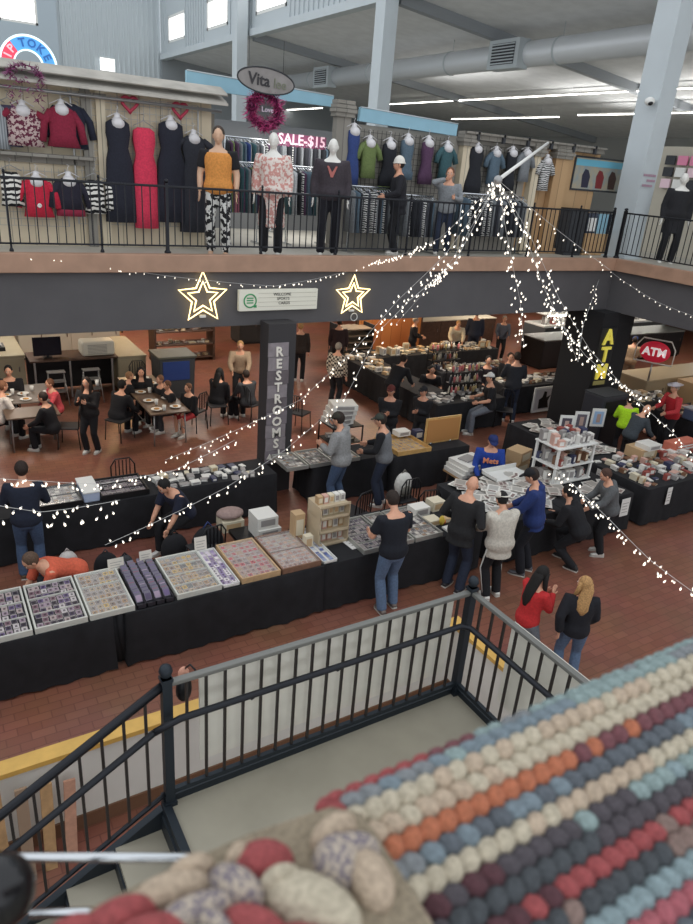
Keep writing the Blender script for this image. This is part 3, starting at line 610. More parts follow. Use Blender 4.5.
# restroom column and corner column under the balcony
struct(MB().box((5.03,10.74,0),(5.56,11.09,3.2)).build('column_4', mat('column_dark',(58,56,58),.8)))
struct(MB().box((13.5,10.7,0),(14.6,11.8,3.12)).build('column_5', mat('column_black',(24,24,27),.85)))

for i in range(4):
    t = thing('wooden_plank', 'wooden plank leaning on the white low wall left of the steps, %s' % ['leftmost','second from the left','third from the left','rightmost'][i], 'plank', (-.05+.17*i,PY_-.36+.03*i,0)); m = MB().box((-.05,-.015,0),(.045,.015,.92-.06*i)).build('board', [WOOD,mat('plank_grey',(150,126,104),.7),WOOD,mat('plank_pink',(186,140,116),.7,var=.1)][i], t); m.rotation_euler = (-.24,0.03*i,0)
# ---------------------------------------------------------------- tables, cloths, showcases and what lies on them
rnd = random.Random(21)
TZ = .76
def table(label, x0, x1, y0, y1, z=TZ, topm=None, legm=None, rz=0., group=None, name='folding_table'):
    t = thing(name, label, 'table', ((x0+x1)/2, (y0+y1)/2, 0), rz, group); a, b = (x1-x0)/2, (y1-y0)/2
    MB().box((-a,-b,z-.04),(a,b,z-.005)).build('tabletop', topm or WHT, t, .008)
    for sx in (-1, 1):
        for sy in (-1, 1): MB().cyl((sx*(a-.08),sy*(b-.08),0),(sx*(a-.1),sy*(b-.1),z-.04),.016,8).build('leg', legm or SILV, t)
    for sx in (-1, 1): MB().cyl((sx*(a-.085),-b+.08,.3),(sx*(a-.085),b-.08,.3),.011,6).build('brace', legm or SILV, t)
    return t
def drape(label, x0, x1, y0, y1, z=TZ, m=None, hem=.02, group=None, seed=0):
    # cloth box with a rippled skirt, open underneath
    r = random.Random(seed+5); pts_ = []
    def side(ax, ay, bx, by):
        n = max(6, int(math.hypot(bx-ax, by-ay)/.09)); return [(ax+(bx-ax)*i/n, ay+(by-ay)*i/n) for i in range(n)]
    P0 = side(x0,y0,x1,y0)+side(x1,y0,x1,y1)+side(x1,y1,x0,y1)+side(x0,y1,x0,y0); cx, cy = (x0+x1)/2, (y0+y1)/2
    rs = []
    for k, (zz, amp) in enumerate(((z, 0), (z-.012, .012), (z*.6, .018), (z*.25, .03), (hem, .04))):
        row = []
        for i, (x, y) in enumerate(P0):
            w_ = amp*(.5+.5*math.sin(i*1.9+seed)+.25*math.sin(i*.7+seed*2))
            nx = (1 if abs(x-x1) < 1e-6 else -1 if abs(x-x0) < 1e-6 else 0); ny = (1 if abs(y-y1) < 1e-6 else -1 if abs(y-y0) < 1e-6 else 0)
            row.append((x+nx*(w_+.006), y+ny*(w_+.006), zz+(.012*math.sin(i*.5) if k == 4 else 0)))
        rs.append(row)
    mb = MB(); mb.rings(rs, 0, True, False); mb.add(rs[0], [tuple(range(len(P0)))], 0)
    o = mb.build('tablecloth', m or TBL); return tag(o, label, 'tablecloth', group)
def ctable(what, x0, x1, y0, y1, z=TZ, seed=0, m=None, col='black'):
    table('folding table hidden under the '+what, x0+.02, x1-.02, y0+.02, y1-.02, z-.008)
    drape('%s cloth over the %s' % (col, what), x0, x1, y0, y1, z, m, seed=seed)
def fx(px): return G(px, 648-.2593*px, TZ).x
def fx2(px): return G(px, 529.6-.214*px, TZ).x
# ---- trading cards: collected, then the nearest 300 become objects
PAL = {'purple': [(96,80,118),(70,60,84),(150,132,146),(120,92,104),(190,182,184),(58,52,66),(168,150,150)],
       'dark': [(52,48,60),(74,66,80),(96,84,96),(130,118,124),(60,60,74),(150,140,140)],
       'gold': [(170,124,70),(190,150,92),(134,100,76),(176,150,120),(140,120,110),(200,160,60)],
       'red': [(172,70,72),(150,104,96),(130,88,84),(168,124,110),(190,40,52),(140,110,104)],
       'pink': [(176,122,104),(160,108,92),(190,148,126),(144,98,86),(176,156,136)],
       'violet': [(176,160,186),(150,134,172),(210,200,210),(130,110,150),(226,218,222)],
       'blue': [(120,134,176),(80,96,150),(190,196,208),(150,160,190),(214,214,216)],
       'silver': [(150,146,140),(110,106,106),(190,186,178),(128,112,104),(84,80,84),(206,200,190),(150,120,92)],
       'mixed': [(150,70,60),(196,188,176),(80,96,120),(176,140,92),(120,110,110),(210,206,198),(90,70,66),(196,160,120)]}
CARDS = []
cmesh = {}
def card_mesh(c, w_=.064, d=.089):
    k = (c, w_, d)
    if k not in cmesh:
        m = mat('card_%d_%d_%d' % c, c, .35); e = mat('card_border', (172,166,162), .4)
        q = MB().box((-w_/2,-d/2,0),(w_/2,d/2,.004), 1); q.box((-w_/2+.003,-d/2+.004,.004),(w_/2-.003,d/2-.010,.0045), 0)
        dk = tuple(int(v*.55) for v in c); q.box((-w_*.18,-d*.22,.0045),(w_*.2,d*.2,.005), 2)
        cmesh[k] = q.mesh('trading_card', [m, e, mat('card_%d_%d_%d' % dk, dk, .35)])
    return cmesh[k]
def grid(where, x0, x1, y0, y1, z, pal, px_=.076, py=.104, jit=.006, skip=.03, tilt=0.):
    nx = max(1, int((x1-x0)/px_)); ny = max(1, int((y1-y0)/py)); P_ = PAL[pal]; r = random.Random(int(x0*97+y0*31))
    for i in range(nx):
        for j in range(ny):
            if r.random() < skip: continue
            CARDS.append((x0+(i+.5)*(x1-x0)/nx+r.uniform(-jit,jit), y0+(j+.5)*(y1-y0)/ny+r.uniform(-jit,jit), z+.001+r.random()*.002+tilt*(j+.5)/ny, r.uniform(-.05,.05), r.choice(P_), where, pal))
WCASE = mat('white_case_frame', (200,200,192), .45, var=.03, scale=8); WOODC = mat('pale_wood_frame', (188,156,118), .55, var=.12, scale=20); BRC = mat('brown_wood_frame', (126,94,76), .5, var=.15, scale=20)
ALC = mat('aluminium_case_frame', (176,176,170), .35, .5); BLC = mat('black_case_frame', (26,26,28), .4)
FELT = {'white': mat('felt_white', (160,150,142), .9), 'dark': mat('felt_dark', (44,40,48), .9), 'tan': mat('felt_tan', (168,140,118), .9), 'grey': mat('felt_grey', (104,98,94), .9)}
def case(label, x0, x1, y0, y1, frame, felt, pal, z=TZ, h=.075, glass=False, divs=0, where=None, rows=True, pitch=(.069,.095), group=None):
    t = thing('showcase', label, 'display case', ((x0+x1)/2,(y0+y1)/2,z), 0, group); a, b = (x1-x0)/2-.006, (y1-y0)/2; w_ = .022
    MB().box((-a,-b,0),(a,-b+w_,h)).box((-a,b-w_,0),(a,b,h)).box((-a,-b+w_,0),(-a+w_,b-w_,h)).box((a-w_,-b+w_,0),(a,b-w_,h)).build('frame', frame, t, .004)
    MB().box((-a+w_,-b+w_,.002),(a-w_,b-w_,h-.034)).build('lining', FELT[felt], t)
    for i in range(divs):
        y = -b+(i+1)*2*b/(divs+1); MB().box((-a+w_,y-.004,h-.034),(a-w_,y+.004,h-.012)).build('divider', frame, t)
    if glass: MB().box((-a+w_*.6,-b+w_*.6,h-.006),(a-w_*.6,b-w_*.6,h-.001)).build('glass_lid', GLASS, t)
    if pal: grid(where or label, x0+w_+.02, x1-w_-.02, y0+w_+.01, y1-w_-.01, z+h-.034, pal, *pitch)
    return t
# first row, nearest the stairs
ctable('left end of the nearest card row', -1.0, fx(112), 6.98, 8.0, seed=1)
ctable('middle of the nearest card row', fx(128), fx(322), 6.97, 8.02, seed=2)
ctable('right end of the nearest card row', fx(323), 7.05, 6.98, 8.08, seed=3)
e = MB(); 
for k in range(5): e.tube([(fx(108)+k*.075,7.04+.02*(k%2),.75),(fx(108)+k*.08,7.06,.4),(fx(110)+k*.085+.03,7.08,.06)], [.05,.055,.06], 8)
tag(e.build('cloth_bunch', TBL), 'gathered black cloth hanging in the gap of the nearest card row', 'tablecloth')
Y0, Y1 = 6.99, 7.93
case('white showcase of purple cards cut off at the left edge', fx(-45), fx(35), Y0, Y1, WCASE, 'dark', 'purple', divs=2, where='white purple-card showcase at the left edge')
case('white showcase of purple cards, second from the left edge', fx(36), fx(90), Y0, Y1, WCASE, 'dark', 'purple', divs=2, where='second white purple-card showcase')
case('white showcase with a curved glare on its glass', fx(91), fx(137), Y0, Y1, WCASE, 'white', 'gold', glass=True, divs=2)
case('white showcase of gold-toned cards between slabs and a violet tray', fx(178), fx(223), Y0, Y1, WCASE, 'grey', 'gold', glass=True, divs=3, where='gold-toned white showcase')
case('pale wooden showcase with a red patch of cards', fx(242), fx(281), Y0, Y1, WOODC, 'tan', 'red', h=.085, glass=True)
case('brown wooden showcase with pinkish cards and round glare', fx(282), fx(321), Y0, Y1, BRC, 'tan', 'pink', h=.085, glass=True, divs=1)
case('silver showcase of dark cards left of the man in the black t-shirt', fx(362), fx(393), Y0, Y1, ALC, 'dark', 'dark', divs=3)
case('silver showcase right behind the man in the black t-shirt', fx(394), fx(412), Y0, Y1, ALC, 'grey', 'silver', divs=3)
case('silver showcase right of the man in the black t-shirt', fx(413), fx(440), Y0, Y1, ALC, 'dark', 'silver', divs=2)
def tray(label, x0, x1, y0, y1, m, pal, z=TZ, h=.05, back=.0, where=None):
    t = thing('card_tray', label, 'tray', ((x0+x1)/2,(y0+y1)/2,z)); a, b = (x1-x0)/2-.006, (y1-y0)/2
    MB().box((-a,-b,0),(a,b,.012)).box((-a,-b,0),(-a+.01,b,h)).box((a-.01,-b,0),(a,b,h)).box((-a,-b,0),(a,-b+.01,h)).box((-a,b-.01,0),(a,b,h)).build('tray_body', m, t)
    grid(where or label, x0+.015, x1-.015, y0+.01, y1-.01, z+.014, pal, .07, .06); return t
tray('narrow white tray of violet cards with a price sheet behind it', fx(223), fx(241), Y0, Y1, WHT, 'violet', where='narrow white violet-card tray')
tray('narrow white tray of blue packs beside the brown showcase', fx(322), fx(337), Y0, Y1, WHT, 'blue', where='narrow white blue-pack tray')
# graded slabs in boxes
def slabs(what, x0, x1, y0, y1, z, cols, n1, n2, tint):
    r = random.Random(5); sm = []
    for c in tint: sm.append(MB().box((-.04,-.012,0),(.04,.012,.13), 0).box((-.033,-.0125,.01),(.033,.0125,.095), 1).mesh('card_slab', [mat('slab_plastic',(104,98,114),.25), mat('slab_%d_%d_%d' % c, c, .4)]))
    for i in range(n1):
        for j in range(n2):
            o = inst('card_slab', r.choice(sm), None, (x0+(i+.5)*(x1-x0)/n1, y0+(j+.5)*(y1-y0)/n2, z), (-1.0+r.uniform(-.05,.05), 0, r.uniform(-.06,.06)))
            tag(o, what, 'card slab', 'graded slabs in the dark boxes')
SB = mat('slab_box_black', (40,38,46), .6)
for i in range(4):
    a = fx(139)+i*(fx(176)-fx(139))/4; t = thing('slab_box', 'black slab box, %s of the four between the two glazed white showcases' % ['leftmost','second from the left','third from the left','rightmost'][i], 'box', (a,Y0,TZ)); wv = (fx(176)-fx(139))/4-.008
    MB().box((0,0,0),(wv,.92,.01)).box((0,0,0),(.006,.92,.06)).box((wv-.006,0,0),(wv,.92,.06)).box((0,0,0),(wv,.006,.06)).box((0,.914,0),(wv,.92,.06)).build('box_body', SB, t)
slabs('graded card slab leaning in the black boxes between the two glazed white showcases', fx(139), fx(176), Y0+.08, Y1-.02, TZ+.012, 4, 4, 11, [(96,78,120),(70,56,86),(150,130,150),(120,70,90)])
def sheet(label, x, y, z, w_=.14, h=.22, m=None, rz=0., tilt=-.15, nm='price_sheet'):
    o = MB().box((-w_/2,-.003,0),(w_/2,.003,h)).mesh(nm, m or mat('paper', (216,210,200), .8)); t = inst(nm, o, None, (x,y,z), (tilt,0,rz)); tag(t, label, 'paper sign')
    ln = MB()
    for k in range(4): ln.box((-w_*.36,-.0042,h*(.2+.17*k)),(w_*(.36-.06*(k%3)),-.003,h*(.2+.17*k)+h*.035))
    ln.build('print_lines', mat('print_grey',(150,146,142),.8), t); return t
p = G(132,594,TZ); sheet('blank paper price sheet standing before the slab boxes', p.x-.05, Y1-.04, TZ, .2, .2); p = G(158,585,TZ); sheet('smaller paper price sheet behind the slab boxes', p.x, Y1, TZ, .16, .2)
p = G(206,560,TZ); sheet('tall paper price sheet standing beside the violet tray', p.x, Y1, TZ, .17, .24)
# acrylic tower of packs beside row one
ACR = mat('acrylic_tan', (214,196,166), .3, alpha=.75)
t = thing('pack_rack', 'clear and tan pack rack tower with white packs on the nearest card row', 'display rack', (4.60,7.62,TZ))
MB().box((-.24,-.2,0),(-.225,.2,.60)).box((.225,-.2,0),(.24,.2,.60)).box((-.24,.18,0),(.24,.2,.60)).build('side_walls', ACR, t)
for z in (.0, .20, .42, .60): MB().box((-.24,-.2,z),(.24,.2,z+.012)).box((-.24,-.2,z),(.24,-.19,z+.05)).build('shelf', ACR, t)
PK = [mat('pack_cream',(214,204,180),.6), mat('pack_tan',(190,160,122),.6), mat('pack_pink',(206,164,150),.6), mat('pack_grey',(150,146,144),.6), mat('pack_white',(222,220,214),.5), mat('pack_navy',(60,64,92),.5), mat('pack_brown',(118,84,62),.6), mat('pack_red',(150,76,68),.5)]
boxes_me = {}
def bx_me(w_, d, h, mi):
    k = (w_, d, h, mi)
    if k not in boxes_me:
        boxes_me[k] = MB().box((-w_/2,-d/2,0),(w_/2,d/2,h)).box((-w_/2*.7,-d/2-.001,h*.2),(w_/2*.7,-d/2,h*.8), 1).mesh('pack', [PK[mi], PK[{0:1,1:0,2:4,3:4,4:3,5:4,6:0,7:4}[mi]]])
    return boxes_me[k]
def pack(label, x, y, z, w_, d, h, mi, rz=0., group=None, nm='card_box', cat='box'):
    return tag(inst(nm, bx_me(w_, d, h, mi), None, (x,y,z), (0,0,rz)), label, cat, group)
for k, z in enumerate((.012, .212, .432, .612)):
    for i in range(5): pack('trading pack standing in the clear and tan rack tower', 4.60-.18+.09*i, 7.60, TZ+z, .075, .1, (.13, .15, .12, .12)[k], rnd.choice((0,4,4,2,1)), 0, 'packs in the rack tower', 'card_pack', 'pack')
for i, (x, y, w_, d, h, mi) in enumerate(((4.2,7.8,.16,.16,.42,1),(4.22,7.5,.12,.1,.2,0))): pack(['tan upright box left of the rack tower','short cream box in front of the tan upright box'][i], x, y, TZ, w_, d, h, mi)
for i, (x, y, z, w_, d) in enumerate(((3.98,8.42,.56,.36,.40),(3.96,8.44,.74,.33,.36),(3.62,8.9,.5,.34,.3))):
    pack(['large white carton on the stool behind the brown showcase','upper white carton on the stool behind the brown showcase','cream folded carton behind the white cartons'][i], x, y, z, w_, d, .17, 4 if i < 2 else 0)
t = thing('stool', 'black stool carrying the white cartons behind the brown showcase', 'stool', (3.85,8.5,0)); MB().box((-.32,-.25,.5),(.32,.25,.56)).build('seat', BLK, t)
t2 = [MB().cyl((sx*.26,sy*.2,0),(sx*.22,sy*.18,.5),.015,6).build('leg', BLK, t) for sx in (-1,1) for sy in (-1,1)]
t = thing('cushion', 'pinkish grey folded cushion on a chair behind the white cartons', 'cushion', (3.62,8.92,.67)); MB().ell((0,0,.07),(.22,.17,.08)).build('pad', mat('cushion_mauve',(150,128,122),.9,var=.1), t)
p = G(352,570,TZ); sheet('white papers lying at the front of the nearest card row', 4.95, 7.2, TZ+.004, .34, .4, mat('paper_white',(222,220,216),.7), .1, -PI/2+.02, 'paper_stack')
for i, (x, y, w_, d, h, mi) in enumerate(((6.35,7.75,.3,.22,.14,4),(6.72,7.8,.24,.22,.16,0),(6.35,7.4,.22,.2,.09,0),(6.60,7.36,.14,.12,.07,1),(6.9,7.5,.2,.24,.05,3),(6.55,7.12,.3,.16,.03,4),(6.85,7.15,.2,.16,.03,0))):
    pack(['white carton at the right end of the nearest row','cream carton next to the bald man','low cream box in the middle of the right row end','small tan box beside the low cream box','grey flat box beside the bald man','white flat box at the front of the right row end','cream flat box at the front corner by the bald man'][i], x, y, TZ, w_, d, h, mi)
o = MB().lathe([(.03,0),(.035,.02),(.055,.07),(.03,.13),(.012,.15)], (0,0,0), 12).build('yellow_figurine', mat('toy_yellow',(214,184,70),.5)); o.location = (6.47,7.3,TZ); tag(o, 'small yellow and orange toy between boxes at the right row end', 'toy'); MB().ell((.05,0,.04),(.03,.03,.04)).build('toy_base', mat('toy_orange',(220,110,60),.5), o)
# ---- second row
ctable('left part of the second card row', -1.2, fx2(160), 9.92, 10.70, seed=4); ctable('middle part of the second card row', fx2(161), 4.9, 9.98, 10.68, seed=5); ctable('right part of the second card row', 5.66, 7.25, 9.98, 10.68, seed=6)
Z0, Z1 = 9.95, 10.62
case('black glazed showcase behind the man in the navy sweater', fx2(35), fx2(87), Z0, Z1, BLC, 'grey', 'silver', h=.09, glass=True, divs=1)
t = thing('plastic_tub', 'pale blue and white plastic tub on the second card row', 'box', (fx2(96),10.3,TZ)); MB().box((-.12,-.3,0),(.12,.28,.16)).build('tub', mat('tub_blue',(176,188,212),.4), t, .02); MB().box((-.13,-.31,.15),(.13,.29,.18)).build('lid', WHT, t, .01)
case('black open showcase with a raised lid next to the seated navy t-shirt person', fx2(104), fx2(152), Z0, Z1, BLC, 'dark', 'dark', h=.10, divs=2)
case('silver showcase on the second row right of the restrooms column', fx2(283), fx2(304), Z0, Z1, ALC, 'grey', 'silver', divs=1); case('silver showcase on the second row left of the grey hoodie man', fx2(305), fx2(327), Z0, Z1, ALC, 'grey', 'silver', divs=1)
case('silver showcase on the second row behind the grey hoodie man', fx2(328), fx2(352), Z0, Z1, ALC, 'white', 'silver', divs=1)
def clutter(what, x0, x1, y0, y1, z, n, seed, mis=(0,1,2,3,4,4,5,6), hmax=.12, cat='box', nm='card_box', grp=None, wmax=.2, hs=None):
    r = random.Random(seed); taken = []
    k = 0
    for _ in range(n*12):
        if k >= n: break
        w_, d, h = r.uniform(.08, wmax), r.uniform(.08, wmax), r.choice(hs or (.02,.03,.05,.08,hmax)); x, y = r.uniform(x0+w_/2, x1-w_/2), r.uniform(y0+d/2, y1-d/2); q = max(w_, d)*.55
        if any(abs(x-a) < (q+c)*.85 and abs(y-b) < (q+c)*.85 for a, b, c in taken): continue
        taken.append((x, y, q)); k += 1
        w_, d = round(w_*25)/25, round(d*25)/25
        pack(what, x, y, z, max(.08, w_), max(.08, d), h, r.choice(mis), r.uniform(-.3,.3), grp or what, nm, cat)
clutter('small pack or box in the white and silver jumble on the second card row', fx2(162), fx2(258), Z0, Z1, TZ, 46, 3, (3,4,4,0,3,5), .05, wmax=.16)
# ---- chairs
def chair_proto(label, xy, rz, frame=BLK, seatm=None, group=None, arms=False):
    t = thing('metal_chair', label, 'chair', (xy[0],xy[1],0), rz, group); sm = seatm or mat('chair_black', (30,30,34), .6)
    MB().box((-.21,-.2,.43),(.21,.22,.465)).build('seat', sm, t, .015)
    MB().tube([(-.2,-.21,.45),(-.2,-.24,.8),(-.12,-.25,.92),(.12,-.25,.92),(.2,-.24,.8),(.2,-.21,.45)], .013, 6).build('back_frame', frame, t)
    m = MB()
    for k in range(5): m.box((-.12+k*.06-.008,-.25,.55),(-.12+k*.06+.008,-.235,.9))
    m.build('backrest', frame, t)
    for sx in (-1, 1):
        for sy in (-1, 1): MB().cyl((sx*.21,sy*.22,0),(sx*.19,sy*.19,.44),.012,6).build('leg', frame, t)
    return t
ch0 = None
def chair(label, px, py, rz, z=.9, xy=None):
    global ch0
    xy = xy or (G(px, py, z).x, G(px, py, z).y)
    if ch0 is None: ch0 = chair_proto(label, xy, rz); return ch0
    return dup(ch0, (xy[0],xy[1],0), rz, label)
for l, px, py, rz, z in (('black metal chair with curved back behind the black open showcase', 126, 464, PI, .92), ('black chair behind the violet tray of the nearest row', 205, 545, .2, .5),
    ('black chair under the table shelf beside the rack tower', 355, 487, .3, .92), ('black chair behind the silver showcases', 425, 485, -.2, .9), ('black chair before the dining table with the kids, left side', 118, 398, 2.2, .92),
    ('black chair holding the child in red shorts', 194, 400, .6, .7), ('black chair at the right side of the left dining table', 68, 405, 1.2, .9), ('black chair left of the restrooms column with a coat', 217, 385, 1.5, .92), ('black stool chair right of the restrooms column', 300, 393, -1., .92),
    ('black chair at the far end of the kids dining table', 140, 372, PI, .7), ('black chair right of the dark seated pair by the column', 252, 385, -1.2, .9), ('black chair of the seated man in the white-fronted cap', 506, 400, 2.4, .7), ('black chair with a magazine leaning on it beside the white shelf', 555, 420, .2, .9)):
    chair(l, px, py, rz, z)
# bags and loose things on the floor between the rows
def bag(label, x, y, z, s, cols, seed=1, nm='backpack', cat='bag'):
    t = thing(nm, label, cat, (x,y,z)); m = MB(); m.ell((0,0,s*.55),(s*.42,s*.28,s*.55), 0, 14, 10); m.ell((.0,-s*.22,s*.35),(s*.28,s*.14,s*.25), 1, 12, 8); b = m.build('bag_body', cols, t)
    MB().tube([(-.06*s*2,0,s*1.05),(0,0,s*1.22),(.06*s*2,0,s*1.05)], .012, 6).build('handle', cols[1], t); return t
bag('white and grey backpack on a chair behind the silver showcases', G(402,495,.5).x, G(402,495,.5).y, .48, .42, [mat('bag_white',(206,204,198),.8,var=.1), mat('bag_grey',(120,116,108),.8)])
chair('black chair under the white and grey backpack', 0, 0, 0, xy=(G(402,495,.5).x, G(402,495,.5).y))
bag('crumpled white plastic bag on the floor behind the man in orange', 1.3, 9.35, 0, .34, [mat('bag_plastic',(206,200,196),.5,var=.1), mat('bag_plastic2',(180,170,166),.5)], nm='plastic_bag')
bag('black backpack on the floor behind the second white showcase', 1.75, 8.95, 0, .42, [BK, DG])
bag('dark grey knit hat shape of a small bag on the edge behind the slab boxes', fx(150), 8.1, .6, .25, [DG, BK], nm='pouch')
bag('large black bag on the floor behind the red-patched showcase', 3.2, 8.75, .0, .62, [BK, mat('bag_blue_trim',(44,60,110),.8)]); bag('black duffel bag behind the violet tray', 2.75, 8.95, .0, .5, [BK, BLK], nm='duffel_bag')
# ---- white cartons on rack (middle)
t = thing('wire_rack', 'low black wire rack loaded with prints under the white cartons', 'rack', (7.15,11.6,0))
for z in (.15,.5,.85): MB().box((-.35,-.3,z),(.35,.3,z+.02)).build('shelf', BLK, t)
for sx in (-1,1):
    for sy in (-1,1): MB().box((sx*.35-.012,sy*.3-.012,0),(sx*.35+.012,sy*.3+.012,.88)).build('upright', BLK, t)
clutter('small framed print on the low black wire rack', 6.85, 7.45, 11.36, 11.84, .52, 9, 8, (3,4,6,0), .12)
for k in range(4): pack('white carton in the crooked stack beside the grey hoodie man, %s' % ['lowest','second from below','third from below','topmost'][k], 7.08+.02*k, 11.65-.03*k, .87+.115*k, .52, .44, .11, 4, .1-.12*k)
# ---- open wooden case table and white boxes
ctable('table with the open wooden case', 7.3, 9.15, 9.85, 10.75, seed=7)
wc = thing('wooden_display_case', 'open light wooden display case with its lid standing up', 'display case', (7.4,9.85,TZ)); OW = mat('oak_yellow', (196,156,96), .5, var=.1, scale=12)
MB().box((0,0,0),(.8,.02,.09)).box((0,.83,0),(.8,.85,.09)).box((0,.02,0),(.02,.83,.09)).box((.78,.02,0),(.8,.83,.09)).box((.02,.02,0),(.78,.83,.03)).build('tray', OW, wc, .004)
lid_ = MB().box((.84,.30,.02),(1.72,.33,.56)).box((.88,.285,.06),(1.68,.30,.52), 1).build('lid', [OW, mat('oak_inner',(180,128,74),.6)], wc); 
for x in (1.0, 1.5): MB().cyl((x-.03,.29,.03),(x+.03,.29,.03),.014,8).build('hinge', CHROME, wc)
grid('open light wooden case', 7.44, 8.16, 9.9, 10.66, TZ+.031, 'gold', .09, .12)
pack('small white open box behind the tray of the open wooden case', 8.0, 10.62, TZ+.095, .3, .22, .1, 4); pack('dark patterned pack leaning near the open wooden case lid', 8.35, 10.55, TZ, .2, .16, .18, 5)
t = thing('stool', 'stool carrying the pile of white flat boxes beside the royal blue seller', 'stool', (8.62,9.2,0)); MB().box((-.36,-.3,.48),(.36,.3,.52)).build('seat', WOOD, t)
for sx in (-1,1):
    for sy in (-1,1): MB().cyl((sx*.3,sy*.25,0),(sx*.28,sy*.22,.48),.018,6).build('leg', DWOOD, t)
for k in range(3): pack('white flat box in the pile beside the royal blue seller, %s' % ['lowest','middle','topmost'][k], 8.62+.02*k, 9.2, .52+.085*k, .72-.04*k, .56, .08, 4, .05*k)
pack('grey print lying on top of the pile of white flat boxes', 8.62, 9.25, .776, .34, .24, .02, 3, .3)
# ---- booth with white magazines
ctable('left table of the white magazine booth', 7.35, 8.75, 6.92, 8.55, seed=8); ctable('front table of the white magazine booth', 8.78, 10.55, 6.92, 8.35, seed=9)
def mags(what, x0, x1, y0, y1, z, n, seed):
    r = random.Random(seed); mes = []
    for c in ((222,218,210),(206,202,196),(228,226,220),(192,184,176)):
        q = MB().box((-.11,-.15,0),(.11,.15,.006), 0); q.box((-.08,-.05,.006),(.08,.12,.007), 1); q.box((-.08,-.13,.006),(.05,-.08,.007), 2)
        mes.append(q.mesh('magazine', [mat('mag_%d' % c[0], c, .4), mat('mag_img%d' % c[1], tuple(int(v*.8) for v in c), .4), mat('mag_ink', (130,110,106), .5)]))
    for i in range(n):
        o = inst('magazine', r.choice(mes), None, (r.uniform(x0+.12,x1-.12), r.uniform(y0+.12,y1-.12), z+.003+.0066*(i%12)), (r.uniform(-.04,.04), r.uniform(-.04,.04), r.uniform(-.9,.9)+(PI/2 if r.random() < .4 else 0)))
        tag(o, what, 'magazine', what)
mags('white print or magazine scattered over the white magazine booth', 7.4, 9.4, 6.97, 8.45, TZ, 95, 4); mags('white print lying at the right end of the white magazine booth', 9.5, 10.5, 6.97, 7.5, TZ, 22, 6)
t = thing('paper_tray', 'white open carton tray of prints right in front of the royal blue seller', 'tray', (8.72,8.3,TZ+.06)); MB().box((-.42,-.2,0),(.42,.2,.02)).box((-.42,.18,0),(.42,.2,.1)).box((-.42,-.2,0),(-.4,.2,.08)).build('tray_body', WHT, t)
# white shelf unit
sh = thing('shelf_unit', 'white two-tier plastic shelf unit crowded with toys and packs', 'shelf', (9.75,7.95,TZ)); 
for sx in (-1,1):
    for sy in (-1,1): MB().box((sx*.46-.022,sy*.26-.022,0),(sx*.46+.022,sy*.26+.022,.72)).build('post', WHT, sh, .005)
for z in (.02,.34,.70): MB().box((-.5,-.3,z),(.5,.3,z+.03)).build('shelf_board', WHT, sh, .006)
for z, n_, s_ in ((TZ+.05,12,31),(TZ+.37,16,32),(TZ+.73,18,33)): clutter('small packed toy on the %s of the white shelf unit' % {31:'bottom board',32:'middle board',33:'top board'}[s_], 9.28, 10.22, 7.68, 8.22, z, 34, s_, (3,4,7,6,4,2,3,5), .2, 'toy', 'boxed_toy', None, .12, (.12,.16,.2,.22))
for i, (px, py, c) in enumerate(((566,425,(70,64,76)),(581,421,(96,90,100)),(598,418,(150,180,214)))):
    p = G(px, py, 1.0); t = thing('picture_card', '%s of the three white framed picture cards standing behind the white shelf unit' % ['leftmost','middle','rightmost'][i], 'picture', (p.x,p.y,.80), -.45); MB().box((-.16,-.012,0),(.16,.012,.42)).build('frame', WHT, t); MB().box((-.11,-.016,.06),(.11,-.012,.36)).box((-.04,-.018,.1),(.05,-.016,.3), 1).build('picture', [mat('pic_%d' % c[0], c, .5), mat('pic_in%d' % i, (176,150,140), .5)], t)
for k in range(4):
    p = G(531,462,.5); pack('brown cardboard box stacked left of the white shelf unit, %s' % ['lowest','second from below','third from below','topmost'][k], 9.6+.02*k, 8.95, .0+.24*k, .42, .34, .23, 1, .1*k)
# ---- right island
ctable('front of the right corner island', 10.95, 14.2, 6.88, 8.35, seed=11); ctable('left wing of the right corner island', 10.95, 12.1, 8.37, 10.6, seed=12); ctable('table at the right edge behind the island', 15.5, 18.0, 8.9, 10.2, seed=13); ctable('rear table of the right booth', 15.0, 17.0, 10.6, 11.3, seed=14)
clutter('small colourful packet on the front of the right corner island', 11.0, 14.15, 6.93, 8.3, TZ, 105, 41, (0,3,4,5,6,7,4,2), .12, 'packet', 'card_packet'); 
mags('flat print on the left wing of the right corner island', 11.0, 12.0, 8.4, 10.5, TZ, 40, 9)
clutter('small packet among reddish goods on the table at the right edge', 15.55, 17.9, 8.95, 10.15, TZ, 45, 43, (7,2,1,0,6), .12, 'packet', 'card_packet')
clutter('low parcel on the rear table of the right booth', 15.05, 16.9, 10.65, 11.25, TZ, 22, 44, (1,0,4,3), .12, 'parcel', 'parcel')
pack('yellow and white bin box on the right corner island', 12.25, 8.1, TZ, .5, .4, .22, 1); pack('white tall carton behind the yellow bin box on the island', 12.3, 8.0, TZ+.22, .4, .34, .1, 4)
t = thing('merchandise_box', 'red and white lettered box standing on the right island', 'box', (13.5,8.05,TZ)); MB().box((-.4,-.15,0),(.4,.15,.2)).build('box_body', mat('salmon_box',(196,110,90),.6), t, .01); MB().box((-.34,-.153,.05),(.3,-.15,.09)).box((-.3,-.153,.12),(.34,-.15,.15)).build('lettering', WHT, t)
t = thing('plastic_tub', 'blue grey storage tub at the right edge of the frame', 'box', (15.95,9.2,TZ)); MB().box((-.4,-.25,0),(.4,.25,.26)).build('tub', mat('tub_steel',(92,110,140),.5), t, .03); MB().box((-.42,-.27,.25),(.42,.27,.29)).build('lid', mat('tub_lid',(150,160,176),.5), t, .01)
